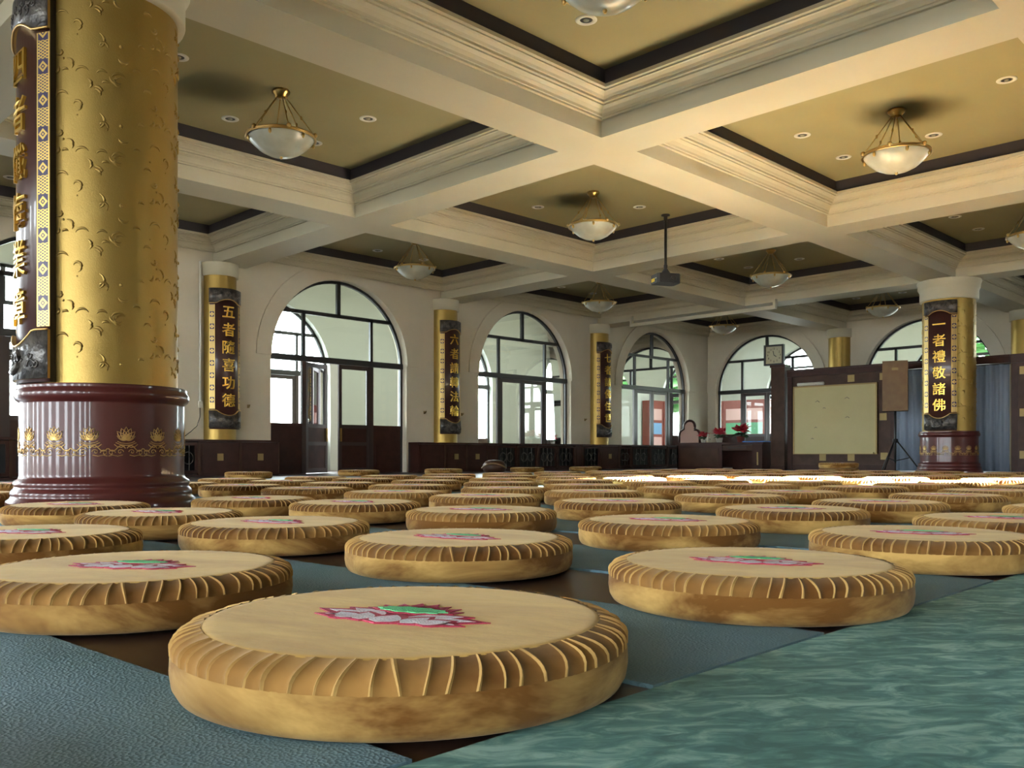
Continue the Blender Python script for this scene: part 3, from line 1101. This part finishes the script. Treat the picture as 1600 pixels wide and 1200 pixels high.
for i in range(1, 6):
    for j in range(1, 5):
        uc, vc = (BU[i] + BU[i + 1]) / 2, (BV[j] + BV[j + 1]) / 2
        if j == 4:
            vc -= 0.10
        if in_frame(uc, vc, 3.75, 60):
            lamp(uc, vc, 'brass bowl pendant lamp, %s, %s' % (ROWN[j], COLN[i]))
        for du in (-1, 0, 1):
            for dv in (-1, 0, 1):
                if du == 0 and dv == 0:
                    continue
                u, v = uc + du * 1.12, vc + dv * 1.12
                if not in_frame(u, v, ZP):
                    continue
                pos = {(-1, -1): 'near aisle-side corner', (-1, 1): 'near window-side corner', (1, -1): 'far aisle-side corner', (1, 1): 'far window-side corner',
                       (0, -1): 'aisle side', (0, 1): 'window side', (-1, 0): 'near side', (1, 0): 'far side'}[(du, dv)]
                t = thing('recessed_downlight', 'downlight, %s, %s, %s' % (pos, ROWN[j].replace('bay row', 'row'), COLN[i]), 'downlight',
                          (u, v, ZP), 0, 'recessed downlights around the pendant lamps')
                for nm, me in downlight_mesh().items():
                    link(nm, me, t)

# ------------------------------------------------------------------ projector
t = thing('projector', 'black ceiling projector with a yellow sticker on a long pole', 'projector', (11.86, 8.36, ZP), R(-30))
m = MB(M['black']); m.lathe([(0, 0), (0.07, 0), (0.07, -0.02), (0.03, -0.03), (0.03, -0.1), (0, -0.1)], 20); m.obj('ceiling_plate', t)
m = MB(M['black']); m.lathe([(0.022, -0.02), (0.022, -0.80), (0.03, -0.81), (0.03, -0.85), (0.022, -0.86), (0.085, -0.955), (0.085, -0.965), (0, -0.965)], 20); m.obj('pole', t)
m = MB(M['black'])
pts = [(-.20, -.12), (-.17, -.15), (.17, -.15), (.20, -.12), (.20, .12), (.17, .15), (-.17, .15), (-.20, .12)]
m.prism(pts, -1.115, -0.975)
m.prism([(x * .96, y * .96) for x, y in pts], -0.975, -0.965)
body = m.obj('body', t)
m = MB(M['yellow']); m.box(-0.203, -0.199, -.02, .10, -1.085, -1.03); m.obj('warning_sticker', body)
m = MB(M['white']); m.box(-0.203, -0.199, -.09, -.04, -1.045, -1.035); m.obj('badge', body)
m = MB(M['steel']); m.lathe([(0, 0), (0.045, 0), (0.045, 0.03), (0.03, 0.02), (0, 0.015)], 20); lo = m.obj('lens', body, (0.06, -0.16, -1.05)); lo.rotation_euler = (pi / 2, 0, 0)

# trunking and conduits
m = MB(M['cream']); m.box(17.50, 17.58, 9.5, 13.4, 3.50, 3.58); m.box(17.50, 17.58, 13.34, 13.4, 3.58, ZS + .1)
m.box(17.50, 17.62, 9.5, 9.56, 3.58, ZS + .05)
tag(m.obj('ceiling_trunking'), 'long pale cable trunking box under the ceiling beam near the corner', 'trunking')
t = thing('wall_conduit', 'thin grey vertical conduit pipe left of the first plaque column', 'pipe', (6.95, V0 - 0.046, 0))
MB(M['white']).tube([(0, 0.01, 1.26), (0, 0.01, 3.66)], 0.022, 8).obj('pipe', t)
MB(M['white']).box(-.035, .035, -.02, .03, 1.16, 1.27).obj('end_box', t)
MB(M['black']).tube([(-.01, 0, 1.17), (-.015, -.01, 1.0), (-.07, -.015, 0.85), (-.18, -.015, 0.75), (-.30, -.015, 0.66), (-.35, -.01, 0.62)], 0.007, 6).obj('cable', t)
for u, z, l in ((7.86, 1.22, 'left of the open door arch'), (11.9, 1.25, 'right of the open door arch'), (12.95, 1.24, 'right of the second wall plaque'), (17.1, 1.24, 'left of the corner plaque')):
    m = MB(M['brassplate'])
    m.box(-.02, .02, -.012, 0, -.03, .03); m.tube([(0, -.01, 0), (0, -.05, 0), (0, -.06, .03)], .009, 6)
    tag(m.obj('wall_hook', None, (u, V0 - 0.001, z)), 'small dark wall hook ' + l, 'hook', 'small hooks on the window wall')

# ------------------------------------------------------------------ partition, board, speaker, curtain
UP = 19.0
def plates(root, lst, x):
    for v, z in lst:
        q = MB(M['brassplate'])
        q.box(x - .012, x, v - .075, v + .075, z - .075, z + .075)
        q.box(x - .018, x - .012, v - .03, v + .03, z - .03, z + .03)
        q.obj('brass_plate', root)
t = thing('wood_partition', 'dark wood partition carrying the yellowed whiteboard', 'partition', (0, 0, 0))
m = MB(M['wood2'])
m.box(UP, UP + 0.07, 7.62, 9.99, 0, 2.14)
m.obj('panel', t)
m = MB(M['wood'])
m.box(UP - 0.05, UP + 0.12, 7.545, 9.99, 2.14, 2.27)
m.box(UP - 0.07, UP + 0.14, 7.545, 9.99, 2.27, 2.30)
m.obj('top_rail', t)
m = MB(M['wood'])
m.box(UP - 0.05, UP + 0.12, 5.34, 7.54, 2.145, 2.27)
m.box(UP - 0.07, UP + 0.14, 5.34, 7.54, 2.27, 2.30)
tag(m.obj('wooden_lintel'), 'dark wood beam bridging the curtained opening behind far pillar', 'beam')
m = MB(M['wood'])
m.box(UP - 0.03, UP + 0.1, 7.54, 7.64, 0, 2.14); m.obj('stile', t)
m = MB(M['wood']); m.box(UP - 0.03, UP + 0.1, 9.88, 9.99, 0, 2.14); m.obj('stile', t)
m = MB(M['wood']); m.box(UP - 0.02, UP, 7.64, 9.88, 0.0, 0.14); m.obj('kick_rail', t)
plates(t, [(8.5, 2.03), (7.80, 2.03), (7.80, 1.17), (7.78, 0.33), (8.5, 0.30), (9.15, 0.30)], UP)

t = thing('corner_post', 'tall brown square post at the left end of the partition', 'post', (UP + .02, 10.19, 0))
m = MB(M['wood2']); m.box(-.13, .13, -.17, .17, 0.1, 2.38); m.obj('shaft', t)
m = MB(M['wood']); m.box(-.15, .15, -.19, .19, 0, 0.1); m.obj('foot_block', t)
m = MB(M['wood']); m.box(-.15, .15, -.19, .19, 2.38, 2.44); m.obj('cap', t)

t = thing('wall_clock', 'square dark framed clock standing on the brown post', 'clock', (UP - .03, 10.32, 2.44), R(8))
m = MB(M['black']); m.box(-.05, .05, -.235, -.195, 0.0, .48); m.box(-.05, .05, .195, .235, 0, .48); m.box(-.05, .05, -.195, .195, 0, .04); m.box(-.05, .05, -.195, .195, .44, .48)
m.obj('frame', t)
m = MB(M['clockface']); m.box(-.02, .03, -.195, .195, .04, .44); m.obj('dial', t)
m = MB(M['black'])
for h in range(1, 13):
    a = pi / 2 - h * pi / 6
    vs, fs = glyph(str(h), 0.062, 0.002)
    k = len(m.v)
    m.v += [(-.021 - z, -(0.148 * cos(a)) - x, .24 + 0.148 * sin(a) + y) for x, y, z in vs]
    for f in fs:
        m.face([k + i for i in f], 0)
m.obj('numerals', t)
m = MB(M['black']); m.tube([(-.026, 0, .24), (-.026, .02, .34)], .007, 6); m.tube([(-.028, 0, .24), (-.028, -.06, .20)], .009, 6); m.obj('hands', t)

t = thing('whiteboard', 'large yellowed whiteboard hung on the dark partition', 'whiteboard', (UP - .02, 8.87, 0))
m = MB(M['screen']); m.box(-.035, -.004, -.93, .93, .40, 1.88); m.obj('board', t)
m = MB(M['brassplate']); m.box(-.045, 0, -.96, -.93, .37, 1.91); m.box(-.045, 0, .93, .96, .37, 1.91); m.box(-.045, 0, -.93, .93, .37, .40); m.box(-.045, 0, -.93, .93, 1.88, 1.91); m.obj('frame', t)
m = MB(M['screen']); m.box(-.09, -.035, -.9, .9, .385, .41); m.obj('pen_ledge', t)
m = MB(M['carved'])
for y, z, s in ((.38, 1.55, .05), (-.30, 1.60, .05), (.22, 1.40, .03), (-.31, 1.18, .045), (.42, .97, .03), (.50, .72, .03)):
    m.tube([(-.036, y - s, z - s * .3), (-.036, y, z + s * .4), (-.036, y + s, z - s * .2)], .006, 5)
m.obj('pen_marks', t)
m = MB(M['white']); m.tube([(UP - .06, 9.1, 1.955), (UP - .06, 9.72, 1.955)], .036, 10)
tag(m.obj('paper_roll'), 'white paper roll lying along the top of the whiteboard', 'paper roll')

t = thing('loudspeaker', 'tall tan loudspeaker cabinet on a black tripod by the curtain', 'speaker', (18.15, 7.21, 0), R(20))
m = MB(M['speaker']); m.box(-.18, .20, -.235, .235, 1.24, 2.24); m.obj('cabinet', t)
m = MB(M['speaker']); m.box(-.198, -.18, -.215, .215, 1.27, 2.21)
m.obj('front_grille', t)
m = MB(M['brassplate']); m.box(-.205, -.198, -.06, .06, 2.05, 2.10); m.obj('badge', t)
tp = thing('speaker_stand', 'black tripod stand under the tan loudspeaker', 'stand', (18.15, 7.21, 0), R(20))
m = MB(M['black']); m.tube([(0, 0, .20), (0, 0, 1.24)], .022, 10); m.obj('pole', tp)
m = MB(M['black']); m.lathe([(.022, .60), (.05, .60), (.05, .68), (.022, .68)], 12); m.obj('collar', tp)
for q in range(3):
    a = 2 * pi * q / 3 + 0.5
    m = MB(M['black']); m.tube([(.03 * cos(a), .03 * sin(a), .64), (.48 * cos(a), .48 * sin(a), .012)], .014, 8)
    m.tube([(.02 * cos(a), .02 * sin(a), .24), (.27 * cos(a), .27 * sin(a), .30)], .010, 6); m.obj('leg', tp)

t = thing('curtain', 'blue-grey curtain hanging across the opening behind the far pillar', 'curtain', (0, 0, 0))
m = MB(M['curtain'])
n = 120
k = len(m.v)
for i in range(n + 1):
    v = 5.36 + (7.52 - 5.36) * i / n
    d = 0.03 * sin(i * 0.55) + 0.014 * sin(i * 1.3)
    for z in (0.03, 1.1, 2.12):
        m.v.append((UP + 0.0 + d * (1.3 if z < 1 else 0.8), v, z))
for i in range(n):
    for p in range(2):
        m.face((k + i * 3 + p, k + i * 3 + 3 + p, k + i * 3 + 4 + p, k + i * 3 + 1 + p), 0, True)
co = m.obj('cloth', t)
sl = co.modifiers.new('thick', 'SOLIDIFY'); sl.thickness = 0.006
m = MB(M['steel']); m.tube([(UP, 5.34, 2.128), (UP, 7.53, 2.128)], .012, 8); m.obj('rod', t)

t = thing('tall_cabinet', 'dark wood cabinet with brass corner plates right of the curtain', 'cabinet', (0, 0, 0))
m = MB(M['wood2']); m.box(UP - .02, UP + .45, 3.0, 5.32, 0, 2.13); m.obj('carcass', t)
m = MB(M['wood']); m.box(UP - .04, UP - .02, 5.20, 5.32, 0, 2.13); m.box(UP - .04, UP - .02, 3.0, 5.2, 1.98, 2.13); m.box(UP - .04, UP - .02, 3.0, 5.2, 0, .12); m.obj('door_frame', t)
m = MB(M['wood2']); m.box(UP - .035, UP - .02, 4.1, 5.2, .12, 1.98); m.obj('door', t)
plates(t, [(5.10, 1.98), (5.10, 1.17), (5.10, .36)], UP - .035)
m = MB(M['wood']); m.box(UP - .07, UP + .48, 3.0, 5.33, 2.13, 2.30); m.obj('cornice', t)

# ------------------------------------------------------------------ desk group
t = thing('lecture_desk', 'long dark wood desk with red flowers in front of the corner window', 'desk', (18.6, 10.40, 0))
m = MB(M['wood']); m.box(0, .60, 0, 2.42, .60, .655); m.obj('desk_top', t)
m = MB(M['wood']); m.box(.03, .07, 1.1, 2.38, 0, .60); m.box(.03, .57, 2.34, 2.38, 0, .6); m.obj('front_panel', t)
m = MB(M['wood']); m.box(.03, .57, .04, .30, 0, .60); m.obj('pedestal', t)
m = MB(M['wood2']); m.box(.04, .55, .30, 1.1, .46, .58); m.obj('drawer', t)
m = MB(M['steel']); m.box(.02, .04, .45, .95, .515, .53); m.obj('drawer_rail', t)
m = MB(M['wood']); m.box(.5, .54, .30, 1.1, 0, .46); m.obj('back_panel', t)
m = MB(M['wood2']); m.box(.022, .03, 1.2, 2.28, .08, .52); m.obj('raised_panel', t)
m = MB(M['brassplate']); m.box(.015, .03, .14, .17, .12, .42); m.obj('pull_handle', t)

def trefoil(w, z0, z1):
    H = z1 - z0
    zs, rs, rc = z0 + H * .46, w * .40, w * .52
    pts = [(-w, z0), (-w, zs)]
    for q in range(7):
        a = pi - q * R(105) / 6
        pts.append((-w + rs + rs * cos(a), zs + rs * 1.15 * sin(a)))
    for q in range(13):
        a = R(196) - q * R(212) / 12
        pts.append((rc * cos(a), z1 - rc + rc * sin(a)))
    for q in range(7):
        a = R(75) - q * R(75) / 6
        pts.append((w - rs + rs * cos(a), zs + rs * 1.15 * sin(a)))
    pts += [(w, zs), (w, z0)]
    return pts
t = thing('trefoil_chair', 'dark framed chair with pinkish trefoil back behind the desk', 'chair', (19.62, 13.08, 0))
outer = trefoil(.33, .52, 1.27)
m = MB(M['wood'])
m.prism(outer, 0.02, .05, 0, lambda x, y, z: (z, x, y))
inner = [(x * .84, .55 + (y - .52) * .88) for x, y in outer]
m.tube([(-.0, x * .95, .52 + (y - .52) * .97) for x, y in outer], .030, 8)
m.obj('back_frame', t)
m = MB(M['pink']); m.prism(inner, -0.012, .02, 0, lambda x, y, z: (z, x, y)); m.obj('back_panel', t)
m = MB(M['wood']); m.box(.0, .46, -.30, .30, .42, .48); m.obj('seat', t)
for x in (.03, .42):
    for y in (-.27, .27):
        m = MB(M['wood']); m.box(x - .025, x + .025, y - .025, y + .025, 0, .42 if x > .1 else .53); m.obj('leg', t)

def poinsettia(loc, s, label, seed):
    rnd = random.Random(seed)
    t = thing('flower_pot', label, 'flowers', loc, 0, 'red flowers on the dark desk')
    m = MB(M['bookred' if seed == 3 else 'white'])
    m.lathe([(0, 0), (.055 * s, 0), (.075 * s, .10 * s), (.08 * s, .105 * s), (.07 * s, .105 * s), (.06 * s, .09 * s), (0, .09 * s)], 16)
    m.obj('pot', t)
    for nm, mt, cnt, zz, sp in (('leaves', 'leaf', 16, .13, .20), ('petals', 'red', 46, .20, .21)):
        m = MB(M[mt])
        for q in range(cnt):
            a = rnd.uniform(0, 6.28)
            el = rnd.uniform(-.2, .9) if nm == 'petals' else rnd.uniform(-.4, .3)
            L = rnd.uniform(.6, 1.0) * sp * s
            c0 = Vector((rnd.uniform(-.05, .05) * s, rnd.uniform(-.07, .07) * s, zz * s))
            d = Vector((cos(a) * cos(el), sin(a) * cos(el), sin(el)))
            sd = d.cross(Vector((0, 0, 1))).normalized()
            n_ = sd.cross(d) * 0.012 * s
            p = [c0, c0 + d * L * .5 + sd * L * .30 + n_, c0 + d * L, c0 + d * L * .5 - sd * L * .30 + n_]
            k = len(m.v)
            m.v += [tuple(x) for x in p] + [tuple(c0 + d * L * .55 + n_ * 2.5)]
            m.face((k, k + 1, k + 4)); m.face((k + 1, k + 2, k + 4)); m.face((k + 2, k + 3, k + 4)); m.face((k + 3, k, k + 4))
        m.obj(nm, t)
poinsettia((18.84, 12.16, .655), .85, 'low red flower pot nearest the trefoil chair on the desk', 1)
poinsettia((18.90, 11.74, .655), 1.1, 'middle red flower pot with dark leaves on the desk', 2)
poinsettia((18.90, 11.16, .655), 1.35, 'tallest red flower pot, third from the trefoil chair', 3)
m = MB(M['blue'], M['white']); m.box(0, .30, 0, .56, 0, .022); m.box(.01, .29, .01, .55, .004, .018, 1)
tag(m.obj('folder', None, (18.68, 10.42, .655)), 'flat blue folder lying at the right end of the desk', 'folder')
m = MB(M['white'])
m.lathe([(0, 0), (.035, 0), (.04, .08), (.03, .13), (.012, .17), (.012, .22), (0, .22)], 14)
tag(m.obj('bottle', None, (18.72, 11.95, .655)), 'small white bottle between the left and middle red flowers', 'bottle')

# dark wooden bell-like drum lying among the far cushions
t = thing('wooden_drum', 'dark brown domed object with a slot on the floor by window cabinets', 'drum', (11.35, 11.8, 0.0), R(-140))
m = MB(M['wood2'])
prof = [(0, .02), (.14, .02), (.20, .06), (.225, .12), (.215, .18), (.17, .235), (.10, .26), (0, .268)]
m.lathe(prof, 28)
m.obj('body', t)
m = MB(M['speaker'])
m.tube([(0.205 * cos(a) + .015, .235 * sin(a), .105 + .10 * cos(a * 1.0) ** 2) for a in [(-1.25 + 2.5 * q / 16) for q in range(17)]], .016, 8)
m.obj('slot_lip', t)
m = MB(M['black']); m.lathe([(.10, 0), (.15, 0), (.15, .03), (.10, .03)], 20); m.obj('base_ring', t)

# ------------------------------------------------------------------ gallery furniture seen through the glass
def notice(name, label, loc, w, rz):
    t = thing(name, label, 'cabinet', loc, rz, 'red-brown cupboards in the gallery')
    m = MB(M['bookred']); m.box(0, .35, 0, w, 0, 2.1); m.obj('carcass', t)
    rnd = random.Random(len(label))
    n = int(w / .62)
    for q in range(n):
        d = MB(M['bookred']); d.box(-.02, 0, q * w / n + .02, (q + 1) * w / n - .02, .06, 2.05); do = d.obj('door', t)
        for z, mt in ((1.65, 'paper'), (1.2, rnd.choice(['green', 'bluepaper'])), (.75, rnd.choice(['bluepaper', 'paper', 'green']))):
            p = MB(M[mt]); p.box(-.024, -.02, q * w / n + .10, (q + 1) * w / n - .10, z - .18, z + .18); p.obj('poster', do)
notice('gallery_cupboard', 'red-brown cupboard with pink and green posters beyond the desk window', (GU - .40, 14.0, 0), 3.0, 0)
notice('gallery_cupboard', 'red-brown cupboard with posters beyond the corner window arch', (25.1, GV - .40, 0), 1.9, pi / 2)

# trees beyond the gallery
def tree(x, y, h, label, seed):
    rnd = random.Random(seed)
    t = thing('garden_tree', label, 'tree', (x, y, -.35), 0, 'trees outside the gallery windows')
    MB(M['bark']).tube([(0, 0, 0), (.1, .05, h * .3), (0, .1, h * .6)], [.22, .17, .10], 10).obj('trunk', t)
    m = MB(M['foliage'])
    for _ in range(900):
        a, b = rnd.uniform(0, 6.28), rnd.uniform(-1, 1)
        rr = h * .34 * rnd.uniform(.55, 1.0)
        c = Vector((rr * cos(a) * sqrt(1 - b * b), rr * sin(a) * sqrt(1 - b * b), h * .66 + rr * b * .85))
        d = Vector((rnd.uniform(-1, 1), rnd.uniform(-1, 1), rnd.uniform(-.6, .6))).normalized() * h * .055
        s = d.cross(Vector((rnd.uniform(-1, 1), rnd.uniform(-1, 1), 1))).normalized() * h * .03
        m.quad(tuple(c - d), tuple(c + s), tuple(c + d), tuple(c - s))
    o = m.obj('crown', t)
tree(33, 9.8, 6.5, 'green tree seen through the right part of the corner arch', 1)
tree(34, 5.2, 7.0, 'green tree seen through the arch beside the far pillar', 2)
tree(35, 13.8, 6.0, 'green tree beyond the gallery behind the desk', 3)

# ------------------------------------------------------------------ carpet runner and mats
cm = MB(M['carpet'])
cm.box(-2.2, 18.4, -2.6, 0.80, 0.0, 0.0068)
tag(cm.obj('carpet_runner'), 'wide marbled green carpet runner along the aisle', 'carpet')
SL = -0.055 / 0.96                       # the rows are slightly skewed to the walls
def row_u(k, v):
    return 0.88 + 1.04 * k + SL * (v - 1.10)
nm = 0
for k in range(-1, 15):
    def strip(v0, v1, part):
        u0 = lambda v: row_u(k, v) + 0.22
        u1 = lambda v: row_u(k, v) + 0.79
        mb = MB(M['mat'])
        mb.prism([(u0(v0), v0), (u1(v0), v0), (u1(v1), v1), (u0(v1), v1)], 0.0, 0.007)
        lab = 'blue-grey foam mat strip under the cushions, %s from the camera%s' % (ORD[k + 2], part)
        tag(mb.obj('floor_mat'), lab, 'mat', 'blue-grey mat strips')
    if k in (1,):
        strip(0.81, 5.45, ', aisle side of pillar'); strip(6.85, 9.3, ', behind the pillar')
    elif k == 0:
        strip(0.81, 5.5, ', aisle side of pillar'); strip(6.8, 9.3, ', behind the pillar')
    else:
        strip(0.81, 9.3, '')

# ------------------------------------------------------------------ cushions
CR = 0.352
def cushion_meshes():
    n = 66
    seg = 6
    rnd = random.Random(3)
    side = MB(M['velvet_top'], M['velvet_side'])
    prof = [(0.0, 0.0), (0.300, 0.0), (0.330, 0.001), (0.342, 0.006), (0.349, 0.018), (0.352, 0.038), (0.351, 0.058), (0.345, 0.067)]
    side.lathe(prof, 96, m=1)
    side.lathe([(0.345, 0.066), (0.326, 0.078), (0.313, 0.0925), (0.3085, 0.0975), (0.300, 0.0990), (0.29, 0.0990), (0.2, 0.0990), (0.1, 0.0985), (0.0, 0.0985)], 96, m=0)
    # gathered band: thin stitched ridges with hollows between them
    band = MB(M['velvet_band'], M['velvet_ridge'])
    rows = 7
    twist = [rnd.uniform(-0.055, 0.055) for _ in range(n)]
    shift = [rnd.uniform(-0.22, 0.22) for _ in range(n)]
    deep = [rnd.uniform(0.5, 1.3) for _ in range(n)]
    high = [rnd.uniform(0.6, 1.3) for _ in range(n)]
    W_ = 2 * pi / n
    for g in range(n):
        for s_ in range(seg):
            fr_ = [0.0, 0.07, 0.15, 0.36, 0.58, 0.79][s_]
            for p in range(rows):
                t = p / (rows - 1)
                base = (1 - fr_) * (shift[g] * W_ + twist[g] * (t - 0.3)) + fr_ * (shift[(g + 1) % n] * W_ + twist[(g + 1) % n] * (t - 0.3))
                a = (g + fr_) * W_ + base
                r = 0.3500 - 0.042 * t ** 1.5
                z = 0.0625 + 0.0362 * t ** 0.72
                env = 0.25 + 0.75 * sin(pi * min(1, 0.12 + t * 0.80))
                puff = 0.0045 * sin(pi * t)
                rd = [0.0005, 0.0040 * high[g], 0.0008, -0.0026 * deep[g], -0.0030 * deep[g], -0.0018 * deep[g]][s_] * env
                band.v.append(((r + puff + rd) * cos(a), (r + puff + rd) * sin(a), z + puff * 0.5 + rd * 0.6))
    N = n * seg
    for i in range(N):
        j = (i + 1) % N
        for p in range(rows - 1):
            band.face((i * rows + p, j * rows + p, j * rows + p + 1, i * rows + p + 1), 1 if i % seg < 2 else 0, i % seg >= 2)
    # embroidered lotus
    e = MB(M['emb_red'], M['emb_white'], M['emb_green'])
    z0 = 0.0984
    def petal(x, y, ang, L, W, lvl, tip=1.0, inner=True):
        def shape(L, W, y0):
            pts = []
            for q in range(7):
                t = q / 6
                pts.append((-W / 2 * sin(pi * t ** 0.75) * (1 if t < 1 else 0), y0 + L * t))
            for q in range(5, 0, -1):
                t = q / 6
                pts.append((W / 2 * sin(pi * t ** 0.75), y0 + L * t))
            return [(x + px * cos(ang) - py * -sin(ang) * 1, y + px * -sin(ang) + py * cos(ang)) for px, py in pts]
        e.prism(shape(L, W, 0), z0, z0 + 0.0014 + lvl * .5, 0)
        if inner:
            e.prism(shape(L * .78, W * .62, L * .06), z0 + 0.001 + lvl * .5, z0 + 0.0018 + lvl * .5, 1)
    # back row (red points), sides, then front petals
    for a, L in ((-1.0, .10), (-.72, .105), (-.45, .105), (-.2, .11), (.05, .11), (.3, .105), (.55, .105), (.8, .10)):
        petal(0, -.01, a * 1.15, L, .045, 0.0, inner=False)
    for s in (-1, 1):
        petal(s * .01, -.035, s * 1.42, .150, .060, 0.0006)
        petal(s * .01, -.040, s * 1.68, .128, .055, 0.0010)
        petal(s * .015, -.030, s * 1.15, .112, .060, 0.0013)
        petal(s * .055, -.068, s * 0.9, .070, .060, 0.0018)
        petal(s * .035, -.078, s * 0.35, .075, .060, 0.0022)
    petal(0, -.088, 0, .078, .085, 0.0028)
    pod = []
    for q in range(40):
        a = 2 * pi * q / 40
        rr = 1 + 0.10 * cos(a * 10)
        pod.append((.060 * rr * cos(a), .022 + .021 * rr * sin(a)))
    e.prism([(x * 1.15, .022 + (y - .022) * 1.25) for x, y in pod], z0, z0 + 0.0034, 0)
    e.prism(pod, z0 + .002, z0 + 0.0048, 2)
    return side.mesh('cover'), band.mesh('gathered_band'), e.mesh('lotus_emblem')
ME_COVER, ME_BAND, ME_EMB = cushion_meshes()

# positions read off the photograph for the nearest ones, an even lattice for the rest
near = {(0, 0): (0.88, 1.12), (1, 0): (1.93, 1.10), (0, 1): (0.84, 2.07), (1, 1): (1.84, 2.07), (2, 0): (3.01, 1.11), (2, 1): (2.91, 2.04), (1, 2): (1.76, 3.03),
        (2, 2): (2.84, 3.04), (3, 1): (3.95, 2.06), (1, 3): (1.70, 3.92), (2, 3): (2.81, 4.01), (3, 2): (3.91, 3.08), (0, 2): (0.95, 3.22), (1, 4): (1.66, 4.84),
        (2, 4): (2.63, 4.78), (3, 3): (3.84, 4.08), (4, 1): (4.89, 2.03), (5, 1): (6.03, 2.06), (5, 2): (5.80, 3.01)}
rnd = random.Random(21)
def clear(u, v):
    return all((u - p[0]) ** 2 + (v - p[1]) ** 2 > (0.583 + CR + 0.01) ** 2 for p in (PB, PF))
spots = []
for j in range(0, 9):
    for k in range(-2, 14):
        v = 1.10 + 0.965 * j
        u = row_u(k, v)
        if (k, j) in near:
            u, v = near[(k, j)]
        else:
            u += rnd.uniform(-.05, .05); v += rnd.uniform(-.05, .05)
        p = project(u, v, 0.1)
        if not p or not clear(u, v):
            continue
        mg = FPX * 0.6 / p[2]
        if p[0] < -mg or p[0] > 1600 + mg:
            continue
        spots.append((j, k, u, v))
back = [(6.73, 12.4), (8.9, 12.6), (10.8, 12.6), (13.2, 12.75), (14.7, 12.45)]
cnt = {}
COLOURS = {}
def cushion(u, v, z, rz, label, group):
    t = thing('round_cushion', label, 'cushion', (u, v, z), rz, group)
    link('cover', ME_COVER, t); link('gathered_band', ME_BAND, t); link('lotus_emblem', ME_EMB, t)
    return t
special = {(0, 0): 'largest round tan cushion, right in front of the camera', (1, 0): 'round tan cushion right of the largest, touching the green carpet edge',
           (2, 0): 'round tan cushion at the right edge beside the green carpet', (0, 1): 'big round tan cushion cut by the left edge, second row from carpet'}
for j, k, u, v in spots:
    cnt[j] = cnt.get(j, 0) + 1
    lab = special.get((k, j)) or 'round tan cushion, %s from the camera end in the %s row from the carpet' % (ORD[cnt[j]], ORD[j + 1])
    ang = -pi / 2 + R(22) + rnd.uniform(-.22, .22)
    if (k, j) in ((0, 0), (1, 0)):
        ang = -pi / 2 + R(20)
    if (k, j) == (0, 1):
        ang = -pi / 2 + R(34)
    if j > 2 and rnd.random() < 0.25:
        ang += rnd.uniform(-.6, .6)
    cushion(u, v, 0.007, ang, lab, 'round cushions laid out in rows')
for q, (u, v) in enumerate(back):
    cushion(u, v, 0.0, rnd.uniform(0, 6), 'lone round cushion by the window cabinets, %s from the left' % ORD[q + 1], 'lone cushions along the window wall')
cushion(15.9, 7.35, 0.0075, 0.4, 'lower cushion of the pair stacked before the whiteboard', 'two stacked cushions')
cushion(15.92, 7.36, 0.112, 1.0, 'upper cushion of the pair stacked before the whiteboard', 'two stacked cushions')
